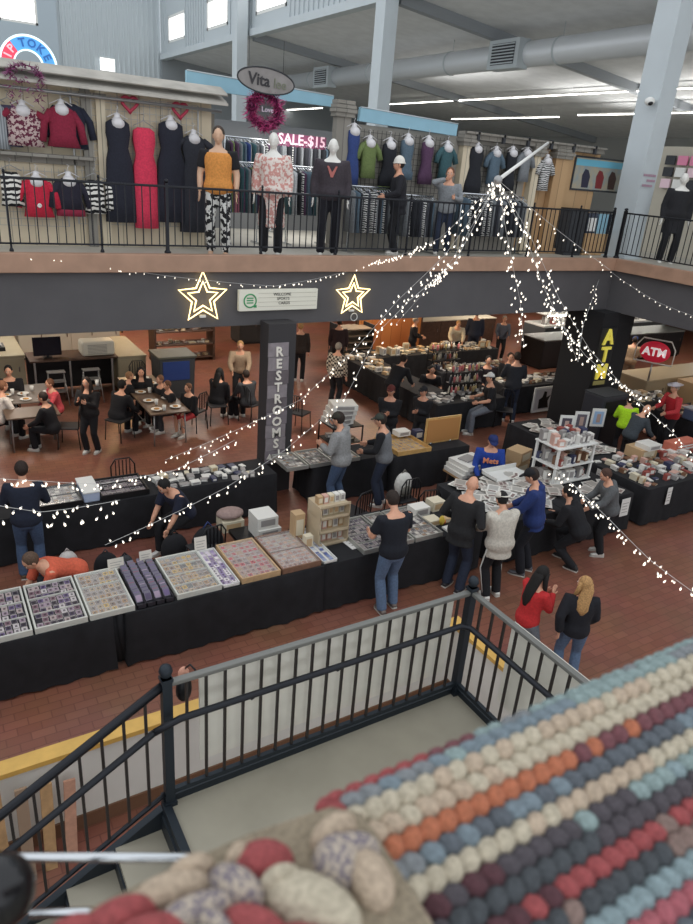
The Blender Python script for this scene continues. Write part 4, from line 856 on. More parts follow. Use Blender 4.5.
for i, px in enumerate((628, 671)): p = G(px, 497-.27*(px-640), .72); sheet(['larger white price sheet hanging at the corner of the right island','narrow white price sheet hanging on the front of the right island'][i], p.x, 6.80, .40, (.22,.13)[i], .34, mat('paper_white',(222,220,216),.7), 0, -.04)
p = G(600,480,.6); sheet('white sheet hanging on the left side of the island behind the boy', 10.87, 7.9, .4, .2, .34, mat('paper_white',(222,220,216),.7), -PI/2, 0)
# black speaker / bin beside the ATM column
t = thing('loudspeaker', 'tall dark grey cabinet standing in front of the black corner column', 'cabinet', (13.55,10.2,0)); MB().box((-.42,-.3,0),(.42,.3,1.35)).build('cabinet_body', mat('cab_dark',(44,46,54),.6), t, .03); MB().box((-.42,-.3,1.35),(.42,.3,1.38)).build('top', DG, t); MB().box((-.34,-.315,.1),(.34,-.3,1.25)).build('front_panel', BLK, t)
# ---- central black booth
for nm_, a in (('left side of the central black booth',(10.15,11.05,13.05,17.0)),('front of the central black booth',(10.15,12.25,12.15,13.0)),('right front of the central black booth',(12.95,15.9,12.72,13.62)),('rear of the central black booth',(11.1,15.8,16.3,17.2)),('inner counter of the central black booth',(12.0,14.6,14.4,15.1))):
    ctable(nm_, *a, seed=len(nm_))
clutter('low pale parcel on the left side of the central booth', 10.2, 11.0, 14.6, 16.9, TZ, 22, 51, (0,4,1,4), .12, 'parcel', 'parcel'); clutter('small grey item on the front of the central booth', 10.2, 12.2, 12.2, 12.95, TZ, 24, 52, (3,4,5,3), .05)
clutter('small packet on the right front of the central booth', 13.0, 15.8, 12.8, 13.55, TZ, 44, 53, (4,0,3,6,4), .08, 'packet', 'card_packet'); clutter('heaped cream packet on the rear of the central booth', 11.2, 15.7, 16.35, 17.1, TZ, 52, 54, (0,4,1,0,4), .2, 'packet', 'card_packet'); clutter('dark pack on the inner counter of the central booth', 12.05, 14.5, 14.45, 15.05, TZ, 26, 55, (0,4,6,5,3), .12)
def bottle_rack(label, x, y, rz, n=7):
    t = thing('bottle_rack', label, 'rack', (x,y,TZ), rz)
    for z in (.0,.28,.56): MB().box((-.5,-.12,z),(.5,.12,z+.015)).build('shelf', BLK, t)
    for sx in (-1,1): MB().box((sx*.5-.01,-.12,0),(sx*.5+.01,-.1,.62)).box((sx*.5-.01,.1,0),(sx*.5+.01,.12,.62)).build('upright', BLK, t)
    return t
bot = MB().lathe([(.002,0),(.03,.002),(.032,.12),(.012,.16),(.011,.2),(.002,.201)], n=8)
bme = [MB().lathe([(.002,0),(.03,.002),(.032,.12),(.014,.15)], n=8).lathe([(.012,.15),(.012,.19),(.002,.191)], n=8, mi=1).mesh('bottle', [mat('bottle_%d' % i, c, .3), mat('bottle_cap', (220,216,206), .5)]) for i, c in enumerate(((190,170,120),(214,206,190),(120,80,50),(206,120,120),(90,96,110)))]
for ri, (x, y, rz, nm_) in enumerate(((11.4,12.8,.0,'front'),(12.3,14.75,.0,'inner'))):
    bottle_rack('black rack with small bottles on the %s table of the central booth' % nm_, x, y, rz)
    for z in (.015,.295,.575):
        for i in range(9): tag(inst('bottle', rnd.choice(bme), None, (x-.42+.105*i, y+rnd.uniform(-.05,.05), TZ+z)), 'small bottle on the black rack of the %s booth table' % nm_, 'bottle', 'bottles on the %s booth rack' % nm_)
t = thing('framed_poster', 'white framed poster with a black figure leaning on the right front of the booth', 'poster', (14.15,12.56,0)); pz = MB().box((-.42,0,.04),(.42,.03,.74)).build('frame', WHT, t); MB().box((-.36,-.006,.1),(.36,0,.68)).build('poster_sheet', mat('poster_grey',(188,186,190),.6), t)
MB().prism([(-.2,.14),(.18,.14),(.12,.34),(.2,.5),(.05,.44),(.04,.6),(-.06,.62),(-.1,.46),(-.22,.4)], -.01, -.006, 'y').build('black_figure', BLK, t)
# ---- dining corner
LT = mat('laminate_brown', (96,78,64), .4, var=.1, scale=5)
table('brown dining table with bare near end and metal legs at the left edge', 1.1, 2.1, 14.2, 14.85, .75, LT); table('dining table covered with food trays behind the bare brown one', 1.3, 2.15, 15.15, 16.4, .75, mat('table_grey',(120,110,102),.5))
table('long brown dining table among the seated children', 3.75, 4.6, 13.6, 16.4, .75, LT)
def cup(label, x, y, z=.755, m=None, grp=None):
    o = MB().lathe([(.002,0),(.03,.002),(.042,.12),(.038,.12),(.028,.01)], n=12).build('cup', m or WHT); o.location = (x,y,z); return tag(o, label, 'cup', grp)
def plate(label, x, y, z=.755, grp=None):
    o = MB().lathe([(.002,0),(.08,.003),(.12,.02),(.115,.021),(.002,.008)], n=16).build('plate', WHT); o.location = (x,y,z); tag(o, label, 'plate', grp)
    MB().ell((0,0,.02),(.06,.05,.022)).build('food', mat('food_brown',(186,140,84),.8,var=.2), o); return o
for i in range(7): plate('white plate of food on the left dining tables', .9+.33*(i%3)+rnd.uniform(-.05,.05), 15.3+.4*(i//3), grp='plates on the left dining tables')
for i in range(6): cup('white paper cup on the left dining tables', 1.0+.2*i, 15.05+rnd.uniform(-.1,.9), grp='cups on the left dining tables')
for i in range(8): plate('white plate of food on the long kids dining table', 3.95+.42*(i%2), 13.9+.6*(i//2)+rnd.uniform(-.06,.06), grp='plates on the kids table')
for i in range(6): cup('white cup on the long kids dining table', 4.1+rnd.uniform(-.2,.35), 13.75+.42*i, grp='cups on the kids table')
cup('white cup held by the woman in the black sweatshirt', G(97,382,1.2).x, G(97,382,1.2).y, 1.12)
BEI = mat('beige_counter', (150,142,120), .6, var=.04, scale=3)
def cabinet(label, x0, x1, y0, y1, h, m, topm=None, doors=2):
    t = thing('counter_cabinet', label, 'cabinet', ((x0+x1)/2,(y0+y1)/2,0)); a, b = (x1-x0)/2, (y1-y0)/2
    MB().box((-a,-b,.06),(a,b,h-.04)).build('cabinet_body', m, t); MB().box((-a-.02,-b-.02,h-.04),(a+.02,b+.02,h)).build('countertop', topm or m, t, .006); MB().box((-a+.03,-b+.04,0),(a-.03,b-.02,.06)).build('plinth', BLK, t)
    for i in range(doors):
        d = MB().box((-a+.02+i*(2*a-.02)/doors,-b-.015,.1),(-a+(i+1)*(2*a-.02)/doors,-b,h-.08)).build('door', m, t, .004); MB().box((-a+(i+.85)*(2*a-.02)/doors,-b-.035,h*.6),(-a+(i+.88)*(2*a-.02)/doors,-b-.015,h*.72)).build('handle', CHROME, d)
    return t
cabinet('beige counter with a black grill top at the left edge beyond the diners', .2, 1.95, 18.0, 22.0, 1.0, BEI)
cabinet('short beige counter cabinet behind the kids table', 4.05, 4.75, 17.5, 19.6, .95, BEI)
t = thing('serving_bar', 'long dark serving bar top on thin legs between the beige counters', 'counter', (3.0,17.9,0)); MB().box((-1.0,-.45,.93),(1.05,.45,.97)).build('countertop', DWOOD, t, .006)
for x in (-.9,-.1,.9): MB().box((x-.02,-.42,0),(x+.02,-.38,.93)).build('leg', SILV, t)
MB().box((-1.0,.3,.05),(1.05,.36,.93)).build('back_panel', BLK, t)
def ladder_rack(label, x, y):
    t = thing('folding_rack', label, 'rack', (x,y,0)); 
    for sx in (-1,1): MB().tube([(sx*.22,-.25,0),(sx*.17,0,.8)], .013, 6, mi=0).tube([(sx*.22,.2,0),(sx*.17,0,.8)], .013, 6).build('side_frame', SILV, t)
    for z in (.3,.55,.78): MB().box((-.2,-.12,z),(.2,.1,z+.02)).build('shelf', SILV, t)
ladder_rack('white metal step rack left below the serving bar', 2.5, 17.1); ladder_rack('white metal step rack right below the serving bar', 3.3, 17.1)
t = thing('monitor', 'flat black screen standing on the serving bar', 'screen', (2.45,17.75,.97)); MB().box((-.32,-.02,.05),(.32,.02,.5)).build('screen', mat('screen_black',(18,22,34),.2), t, .006); MB().box((-.1,-.1,0),(.1,.1,.015)).box((-.02,-.01,0),(.02,.02,.1)).build('stand', BLK, t)
t = thing('warming_box', 'white rounded food warmer on the serving bar', 'appliance', (3.62,17.85,.97)); MB().box((-.4,-.25,0),(.4,.25,.36)).build('housing', mat('enamel_white',(206,204,192),.35), t, .06); g_ = MB()
for k in range(7): g_.box((-.26,-.262,.06+k*.035),(.2,-.25,.075+k*.035))
g_.build('vent_slats', mat('vent_grey',(150,150,146),.5), t)
t = thing('grill', 'black countertop grill on the beige counter at the left edge', 'appliance', (1.1,18.7,1.0)); MB().box((-.5,-.25,0),(.5,.25,.10)).build('base', BLK, t, .01)
for k in range(8): MB().cyl((-.42+k*.12,-.2,.12),(-.42+k*.12,.2,.12),.018,6).build('grate_bar', SILV, t)
cabinet('white shelving counter far behind the black screen', 2.2, 5.0, 21.2, 22.0, 1.05, mat('pale_counter',(200,194,178),.6), WHT, 4)
cabinet('pale long counter right behind the restrooms column', 9.0, 11.0, 21.5, 22.3, 1.0, DK, mat('pale_top',(200,190,170),.6), 3)
cabinet('dark counter with pale top behind the grey-haired man', 15.0, 18.5, 19.5, 20.3, 1.0, DWOOD, mat('pale_top',(200,190,170),.6), 4)
t = thing('trolley_bin', 'dark waste trolley with a blue front panel near the kids table', 'bin', (5.3,17.0,0)); MB().prism([(-.42,0),(.42,0),(.46,1.05),(-.46,1.05)], -.4, .4, 'y').build('bin_body', mat('bin_grey',(62,66,70),.6), t, .02); MB().box((-.5,-.44,1.05),(.5,.44,1.11)).build('lid', mat('bin_olive',(86,88,78),.6), t, .015); MB().box((-.38,-.42,.5),(.30,-.40,.98)).build('blue_panel', mat('bin_blue',(40,66,130),.5), t)
for x in (-.34,.34): MB().cyl((x-.02,-.3,.03),(x+.02,-.3,.03),.03,10).build('castor', BLK, t)
t = thing('crate_shelf', 'dark shelf rack of tan and white packets behind the beige hooded person', 'shelf', (6.6,20.2,0))
for z in (.1,.5,.9,1.3): MB().box((-.9,-.3,z),(.9,.3,z+.03)).build('shelf_board', DWOOD, t)
for sx in (-1,1): MB().box((sx*.9-.03,-.3,0),(sx*.9+.03,.3,1.6)).build('side_panel', DWOOD, t)
for z, s_ in ((.13,61),(.53,62),(.93,63),(1.33,64)): clutter('packet on the dark shelf rack behind the beige hooded person', 5.8, 7.4, 19.95, 20.4, z, 9, s_, (1,0,4,2), .2, 'packet', 'snack_packet', 'packets on the dark shelf rack')
t = thing('bread_rack', 'grey slatted rack stacked against the wooden partition', 'rack', (11.6,18.6,0)); 
for k in range(5): MB().box((-.6,-.35,.3+.2*k),(.6,.35,.34+.2*k)).build('slatted_tray', mat('tray_taupe',(126,114,100),.6), t)
for sx in (-1,1): MB().box((sx*.6-.02,-.35,0),(sx*.6+.02,.35,1.25)).build('side_frame', DG, t)
t = thing('wooden_partition', 'warm lit wooden partition wall behind the plaid shirt man', 'partition', (13.3,18.9,0)); MB().box((-1.3,-.05,0),(1.2,.05,2.4)).build('panel', board_mat('orange_boards',(176,110,64),(190,126,72),.4), t); MB().box((-1.3,-.06,2.4),(1.2,.06,2.48)).box((-1.36,-.06,0),(-1.3,.06,2.48)).box((1.2,-.06,0),(1.26,.06,2.48)).build('frame', DWOOD, t)
t = thing('wooden_partition', 'pale wooden board standing far back left of the crate shelf', 'partition', (5.4,24,0)); MB().box((-.3,-.05,0),(.3,.05,2.2)).build('panel', WOOD, t); MB().box((-.36,-.06,0),(-.3,.06,2.25)).box((.3,-.06,0),(.36,.06,2.25)).build('frame', DWOOD, t)
# right-hand concession
cabinet('tan counter below the red oval sign', 17.0, 21.5, 11.6, 12.6, .95, mat('tan_counter',(150,136,112),.7), mat('tan_top',(168,152,124),.5), 5)
cabinet('dark counter with clear domes far right under the balcony', 17.5, 25, 16.0, 17.0, 1.0, BLK, mat('steel_top',(130,134,134),.3,.6), 6)
pack('orange brown wooden crate at the right edge', 18.4, 11.0, 0, .8, .7, 1.0, 1)
t = thing('canopy', 'cream canopy edge over the far right counter', 'canopy', (19.6,15.3,1.95)); MB().prism([(-1.5,-.05),(1.3,-.05),(1.4,.25),(-1.4,.30)], -.3, .3, 'y').build('cloth', mat('canopy_cream',(206,192,160),.7), t); 
for x in (-1.3,1.2): MB().cyl((x,0,-1.95),(x,0,0),.03,8).build('pole', SILV, t)
t = thing('refrigerated_case', 'long steel refrigerated case with lit strips at the far right', 'display case', (23.0,18.4,0)); MB().box((-3.5,-.5,0),(3.5,.6,.9)).build('cabinet_body', mat('steel_grey',(110,116,120),.4,.5), t); MB().box((-3.5,-.45,.9),(3.5,-.43,1.9)).build('glass_front', GLASS, t); MB().box((-3.5,-.4,.9),(3.5,.6,.95)).box((-3.5,-.4,1.35),(3.5,.6,1.38)).box((-3.5,-.5,1.9),(3.5,.6,2.1)).build('shelf', WHT, t)
for z in (1.3,1.86): MB().box((-3.4,-.42,z),(3.4,-.38,z+.035)).build('lamp_tube', LED, t)
for i in range(30): pack('colourful drink pack in the refrigerated case at the far right', 19.8+.22*i, 18.3, .95+.43*(i%2), .16, .16, .3, (3,4,7,5)[i%4], 0, 'packs in the refrigerated case', 'drink_pack', 'pack')
# ---- emit the cards
CARDS.sort(key=lambda c: -1/((c[0])**2+c[1]**2+25))
near, rest = CARDS[:300], CARDS[300:]
for x, y, z, rz, c, where, pal in near:
    tag(inst('trading_card', card_mesh(c), None, (x,y,z), (0,0,rz)), 'trading card laid in rows inside the '+where, 'trading card', 'cards in the '+where)
cols = sorted(set(c[4] for c in rest)); em = mat('card_border', (172,166,162)); m = MB()
for x, y, z, rz, c, where, pal in rest:
    m.box((x-.032,y-.0445,z),(x+.032,y+.0445,z+.004), 0, rz, (x,y)); m.box((x-.026,y-.034,z+.004),(x+.026,y+.028,z+.005), 1+cols.index(c), rz, (x,y))
tag(m.build('trading_cards', [em]+[mat('card_%d_%d_%d' % c, c, .35) for c in cols]), 'mass of trading cards filling the farther showcases and trays', 'trading cards', kind='stuff')
# ---------------------------------------------------------------- upper level shops
WY = 12.35
TANB = board_mat('tan_boards', (216,204,180), (198,184,158), .34); GREYB = board_mat('grey_boards', (140,136,128), (124,120,112), .22)
BROWNB = board_mat('brown_boards', (190,156,116), (174,140,102), .4)
ZT = 6.62
xa = 4.6
struct(MB().box((-3,WY,4.25),(xa,WY+.12,ZT)).build('wall_shop_left', TANB))
struct(MB().box((xa,16.0,4.25),(9.7,16.1,ZT-.1)).build('wall_shop_back', mat('shop_back',(120,122,124),.9)))
struct(MB().box((xa,WY+.12,4.25),(xa+.1,16,ZT-.2)).box((9.6,WY+.12,4.25),(9.7,16,ZT-.2)).build('wall_shop_sides', GREYB))
struct(MB().box((7.3,WY,4.25),(11.9,WY+.12,ZT-.1)).build('wall_shop_middle', mat('shop_grey',(150,146,138),.9,var=.08,scale=2)))
struct(MB().box((11.9,WY+.0,4.25),(14.2,WY+.12,ZT-.12)).build('wall_shop_right', BROWNB))
struct(MB().box((17.3,6,4.25),(17.42,13.6,6.9)).build('wall_shop_side', mat('shop_cream',(178,172,158),.9)))
# galvanised corrugated shop canopy
t = thing('shop_canopy', 'corrugated galvanised canopy along the top of the left dress shop', 'canopy', (0,WY,ZT+.05)); GALV = mat('galvanised', (176,172,164), .5, .3, var=.12, scale=3)
for y0, z0, y1, z1 in ((-.02,.02,-.34,-.10),(-.04,.14,-.36,.02)):
    p = []; n = 6
    for i in range(n*4+1):
        u = i/(n*4); p.append((y0+(y1-y0)*u, z0+(z1-z0)*u+.018*math.sin(i*PI/2)))
    MB().prism([(a, b) for a, b in p]+[(a, b-.008) for a, b in reversed(p)], -3, xa+.15, 'x').build('corrugated_sheet', GALV, t)
MB().box((-3,-.38,-.14),(xa+.15,-.33,-.10)).build('gutter', GALV, t); MB().cyl((-3,-.2,-.22),(xa+.1,-.2,-.22),.025,8).build('hanging_pipe', SILV, t)
# wire grids
def gridwall(label, x0, x1, z0, z1, y, pitch=.1, m=None):
    t = thing('wire_grid', label, 'display grid', (x0,y,z0)); g_ = MB(); n = int((x1-x0)/pitch)
    for i in range(n+1): g_.box((i*pitch-.003,-.003,0),(i*pitch+.003,.003,z1-z0))
    for j in range(int((z1-z0)/pitch)+1): g_.box((0,-.004,j*pitch-.003),(n*pitch,.002,j*pitch+.003))
    g_.build('wire_mesh', m or SILV, t); [MB().box((x_-.01,-.01,0),(x_+.01,.01,z1-z0)).build('edge_bar', m or SILV, t) for x_ in (0, n*pitch)]; return t
gridwall('silver wire grid behind the long black and red dresses', 2.35, 4.4, 4.6, 6.5, WY-.05); gridwall('silver wire grid behind the red and navy blouses', .2, 2.3, 4.55, 5.4, WY-.05); gridwall('dark wire grid behind the hanging green and teal garments', 7.4, 9.7, 4.7, 6.45, WY-.05, m=BLK); gridwall('dark wire grid behind the dark garments near the wooden posts', 9.95, 11.7, 4.7, 6.4, WY-.05, m=BLK)
# garments
FORM = mat('form_white', (214,212,214), .4)
def garment(label, x, z, m, L=.7, w_=.2, kind='top', y=None, sl=.0, form=True, group=None, flare=1.1, cat='garment', nm=None, slm=None, rz=0., trim=None):
    y = WY-.16 if y is None else y
    t = thing(nm or {'dress':'dress','top':'blouse','skirt':'skirt'}[kind], label, cat, (x,y,z), rz, group); q = MB()
    def R_(zz, a, b, n=16, ph=0.): return [(a*math.cos(2*PI*j/n)*(1+.05*math.sin(j*3+ph)), b*math.sin(2*PI*j/n), zz) for j in range(n)]
    if kind == 'dress': rs = [R_(0,.10*w_/.2,.05), R_(-.05,w_*.86,.075), R_(-.2,w_*.9,.10), R_(-.40,w_*.72,.085), R_(-.58,w_*.95,.10), R_(-L*.8,w_*1.0*flare,.10,ph=1), R_(-L,w_*1.02*flare,.10,ph=2)]
    else: rs = [R_(0,.09,.05), R_(-.05,w_*.9,.075), R_(-.2,w_,.09), R_(-L*.7,w_*.95,.085), R_(-L,w_*flare,.09,ph=1)]
    q.rings(rs); b = q.build('bodice', m, t)
    if trim: MB().rings([R_(-L+.0,w_*flare*1.01,.092), R_(-L-.10,w_*flare*1.06,.095)]).build('hem_band', trim, t)
    if sl:
        for k in (-1, 1): s_ = MB(); s_.tube([(k*w_*.75,0,-.07),(k*(w_+.06),0,-.10-sl*.35),(k*(w_+.10),-.02,-.08-sl)], [.055,.06,.055], 10); s_.build('sleeve', slm or m, t)
    if form: MB().rings([R_(.01,.05,.045,12), R_(-.03,.12,.06,12), R_(.045,.045,.04,12), R_(.09,.042,.04,12)][1:] ).ell((0,-.042,-.055),(.105,.075,.085), 0, 12, 8).build('bust_form', FORM, t)
    MB().tube([(-.16,.0,.02),(0,.0,.10),(.16,.0,.02)], .007, 6).tube([(0,0,.10),(0,0,.15),(.02,0,.17),(.0,.0,.19),(0,.08,.19)], .005, 6).build('hanger', SILV if not form else FORM, t)
    return t
def gx(px, py=200): return QY(px, py, WY-.16).x
def gz(px, py): return QY(px, py, WY-.16).z
RED = c_('crimson', (190,36,62)); PINKR = c_('coral_red', (206,56,84)); BLKC = c_('dress_black', (34,36,48)); WINE = c_('wine', (132,34,58))
garment('leftmost long black dress on a white bust form, left of the coral red dress', gx(121), gz(121,120), BLKC, gz(121,120)-gz(121,222), .21, 'dress', flare=1.15)
garment('long coral red dress between black dresses', gx(146), gz(146,128), PINKR, gz(146,128)-gz(146,228), .20, 'dress', form=False, flare=.95)
garment('wide long black dress with a deep neckline right of the coral red dress', gx(172), gz(172,122), BLKC, gz(172,122)-gz(172,222), .23, 'dress', flare=1.2)
garment('black off-shoulder dress, rightmost of the long dresses', gx(194), gz(194,136), c_('dress_black2',(44,46,54)), gz(194,136)-gz(194,232), .22, 'dress', flare=1.1, sl=.12)
garment('leopard print wine and white blouse in the left window niche', gx(31), gz(31,108), pattern('leopard','noise',(96,34,58),(190,170,166),26), .52, .24, 'top', flare=1.1, slm=WINE, sl=.1)
garment('wine red ruffled blouse over a dark jacket in the left window niche', gx(68), gz(68,107), WINE, .56, .20, 'top', sl=.42, flare=1.2)
ZEB = pattern('zebra','wave',(20,20,22),(224,222,216),4.)
garment('zebra striped garment cut by the left window niche post', gx(13), gz(13,172), ZEB, .48, .15, 'top', form=False)
garment('bright red blouse with a white brooch', gx(38), gz(38,178), RED, .56, .19, 'top', sl=.35, flare=1.15); p = (gx(38), gz(38,205)); b_ = MB().lathe([(.03,0),(.034,.006),(.02,.012),(.012,.006)], n=12); o = b_.build('brooch', WHT); o.rotation_euler = (PI/2,0,0); o.location = (p[0], WY-.27, p[1]); o.parent = [k for k in COL.objects if k.get('label') == 'bright red blouse with a white brooch'][0]; o.location = (p[0]-o.parent.location.x, WY-.27-o.parent.location.y, p[1]-o.parent.location.z)
garment('navy long-sleeved blouse with a dark red hem', gx(70), gz(70,178), c_('ink_blouse',(36,34,48)), .46, .19, 'top', sl=.36, trim=WINE)
garment('black and white swirl print garment beside the railing post', gx(95), gz(95,180), ZEB, .50, .15, 'top', form=False, flare=1.1); garment('narrow zebra print scarf garment right of the railing post', gx(110), gz(110,184), ZEB, .40, .07, 'top', form=False)
garment('hanging grey striped clothes at the left edge of the frame', gx(3), gz(3,104), pattern('greystripe','stripe',(120,126,132),(160,166,170),8), .6, .16, 'top', form=False); garment('dark blouse behind the leopard print blouse', gx(18), gz(18,106), c_('slate_violet',(74,70,92)), .55, .14, 'top', form=False, y=WY-.08); garment('dark navy jacket behind the wine red ruffled blouse', gx(76), gz(76,104), c_('navy_jacket',(36,40,56)), .62, .24, 'top', form=False, y=WY-.06, sl=.4)
# niche frame
t = thing('niche_shelf', 'weathered wooden shelf ledge under the leopard and wine blouses', 'shelf', (gx(0)-.6,WY,gz(50,154))); MB().box((0,-.22,-.05),(gx(98)-gx(0)+.6,0,0)).build('shelf_board', GREYB, t); MB().box((0,-.06,-.14),(gx(98)-gx(0)+.6,0,-.05)).build('fascia', GREYB, t)
for i, px in enumerate((93, 107)): t = thing('wall_post', 'weathered grey board post %s' % ['right of the wine blouse','left of the long black dresses'][i], 'post', (gx(px),WY,4.25)); MB().box((-.07,-.07,0),(.07,0,ZT-4.3)).build('board', GREYB if i == 0 else TANB, t); MB().box((-.09,-.08,ZT-4.42),(.09,0,ZT-4.36)).build('cap', GREYB, t)
def heart(label, px, py, m):
    c = []
    for i in range(24): a = 2*PI*i/24; c.append((.0085*16*math.sin(a)**3*.9, 0, .0085*(13*math.cos(a)-5*math.cos(2*a)-2*math.cos(3*a)-math.cos(4*a))*.9))
    t = thing('heart_wreath', label, 'wreath', (gx(px),WY-.14,gz(px,py))); MB().tube(c, .026, 6, closed=True).build('heart_hoop', m, t); r = random.Random(px); q = MB()
    for p in c: q.ell((p[0]+r.uniform(-.01,.01), -.01, p[2]), (.018,.012,.018), 0, 5, 4)
    q.build('tinsel', m, t)
HM = mat('heart_red', (176,50,76), .5); heart('red heart wreath above the coral red dress', 134, 104, HM); heart('red heart wreath above the wide black dress', 182, 110, HM)
# tinsel wreaths
def wreath(label, x, y, z, R_, m, n=260, seed=2):
    t = thing('tinsel_wreath', label, 'wreath', (x,y,z)); r = random.Random(seed); q = MB()
    for i in range(n):
        a = r.uniform(0, 2*PI); b = r.uniform(0, 2*PI); rr = R_*.28; c = Vector(((R_*.68+rr*.6*math.cos(b))*math.cos(a), -rr*.5*math.sin(b), (R_*.68+rr*.6*math.cos(b))*math.sin(a)))
        d = Vector((r.uniform(-1,1), r.uniform(-1,.4), r.uniform(-1,1))).normalized()*R_*.38; w_ = d.orthogonal().normalized()*.014
        q.add([c-w_, c+w_, c+d], [(0,1,2)], r.choice((0,0,1)))
    q.build('tinsel', m, t); MB().tube([(R_*.68*math.cos(2*PI*i/20), 0, R_*.68*math.sin(2*PI*i/20)) for i in range(20)], .04, 6, closed=True).build('wreath_hoop', m[1], t); return t
PT = [mat('tinsel_pink', (190,74,128), .35, .3), mat('tinsel_purple', (110,36,80), .35, .3)]
p = QY(265,110,11.75); t = wreath('big pink tinsel wreath hanging under the oval wooden sign', p.x, 11.75, p.z, .36, PT, 900); sg = text('lettering', 'Love', .11, mat('love_pale',(214,196,214),.6), t, (0,-.1,0))
p = QY(24,78,12.0); t = thing('tinsel_garland', 'purple tinsel garland bunch on the canopy at the left edge', 'garland', (p.x,11.92,p.z)); r = random.Random(4); q = MB()
for i in range(260):
    a = r.uniform(0, PI); c = Vector((.22*math.cos(a)+r.uniform(-.03,.03), r.uniform(-.04,.04), .16*math.sin(a)-r.uniform(0,.42)*(r.random() < .4))); d = Vector((r.uniform(-1,1), r.uniform(-1,.4), r.uniform(-1,1))).normalized()*.08; w_ = d.orthogonal().normalized()*.012; q.add([c-w_, c+w_, c+d], [(0,1,2)], r.choice((0,1)))
q.build('tinsel', [mat('tinsel_mauve',(130,70,110),.4,.2), PT[1]], t)
# oval sign
p = QY(266,81,11.65); t = thing('oval_sign', 'oval grey wooden shop sign reading Vita hung above the pink wreath', 'sign', (p.x,11.65,p.z), -.0)
ov = [(.50*math.cos(2*PI*i/36), .185*math.sin(2*PI*i/36)) for i in range(36)]; tl = Matrix.Rotation(math.radians(3), 4, 'Y')
MB().prism(ov, -.02, .02, 'y').xf(tl).build('sign_board', mat('sign_greywood',(136,132,130),.7,var=.1,scale=6), t); MB().tube([(.50*math.cos(2*PI*i/36), -.02, .185*math.sin(2*PI*i/36)) for i in range(36)], .012, 6, closed=True).xf(tl).build('rim', DG, t)
text('lettering', 'Vita', .24, mat('ink_dark',(44,42,46),.6), t, (-.13,-.03,.0), (PI/2, math.radians(3), 0), bold=.004); text('faded_lettering', 'lee', .2, mat('ink_faded',(118,122,104),.7), t, (.24,-.03,-.03), (PI/2, math.radians(3), 0))
[MB().cyl((x_,0,.14),(x_,0,.6),.004,5).build('hanging_wire', BLK, t) for x_ in (-.3, .3)]
# arch sign
p = QY(29,68,12.5); t = thing('arched_sign', 'blue and red arched lit shop sign above the left canopy', 'sign', (p.x,12.5,p.z+.03)); Ri, Ro = .21, .37
def arc(r0, r1, a0, a1, n=24): return [(r0*math.cos(a0+(a1-a0)*i/n), r0*math.sin(a0+(a1-a0)*i/n)) for i in range(n+1)]+[(r1*math.cos(a1-(a1-a0)*i/n), r1*math.sin(a1-(a1-a0)*i/n)) for i in range(n+1)]
AB, AR_, AWh = mat('sign_blue', (84,160,216), .4, emit=.55), mat('sign_red', (226,70,96), .4, emit=.5), mat('sign_rim', (225,245,250), .4, emit=.9)
MB().prism(arc(Ri, Ro, .0, 2.25), -.02, .02, 'y').build('blue_panel', AB, t); MB().prism(arc(Ri, Ro, 2.25, PI), -.02, .02, 'y').build('red_panel', AR_, t)
MB().prism(arc(Ro, Ro+.03, 0, PI), -.03, .02, 'y').prism(arc(Ri-.02, Ri, 0, PI), -.03, .02, 'y').build('lit_rim', AWh, t)
for ch, a in zip('IPTOKE', (2.78, 2.42, 1.80, 1.36, .92, .48)):
    text('letter', ch, .15, mat('sign_letter_red',(236,190,200),.4,emit=.5) if a > 2.2 else mat('sign_letter_blue',(40,104,180),.4,emit=.3), t, ((Ri+Ro)/2*math.cos(a), -.03, (Ri+Ro)/2*math.sin(a)), (PI/2, PI/2-a, 0), bold=.004)
# blue fascia boards of the shops behind
BF = mat('blue_board', (140,182,200), .6, var=.04, scale=3)
def bluebd(label, pts_px, Y):
    t = thing('awning_board', label, 'board', (0,Y,0)); pl = [(QY(x,y,Y).x, QY(x,y,Y).z) for x, y in pts_px]; MB().prism(pl, -.04, .04, 'y').build('board', BF, t); a, b = pl[0], pl[1]; MB().tube([(a[0],-.04,a[1]),(b[0],-.04,b[1])], .012, 6).build('edge_trim', LGREY, t)
bluebd('pale blue sloping awning board behind the oval wooden sign', [(186,70),(333,96),(332,107),(186,88)], 12.9); bluebd('pale blue sloping awning board over the green and teal garments', [(360,107),(457,124),(455,136),(358,121)], 12.25)
# SALE banner
p = QY(302,141,15.3); t = thing('sale_banner', 'pink and white SALE banner at the back of the open shop', 'banner', (p.x,15.3,p.z)); MB().box((-.62,0,-.14),(.62,.01,.12)).build('banner_cloth', mat('banner_dark',(120,60,90),.8), t); text('lettering', 'SALE-$15', .3, mat('banner_pink',(236,196,210),.7), t, (0,-.01,0), bold=.006)
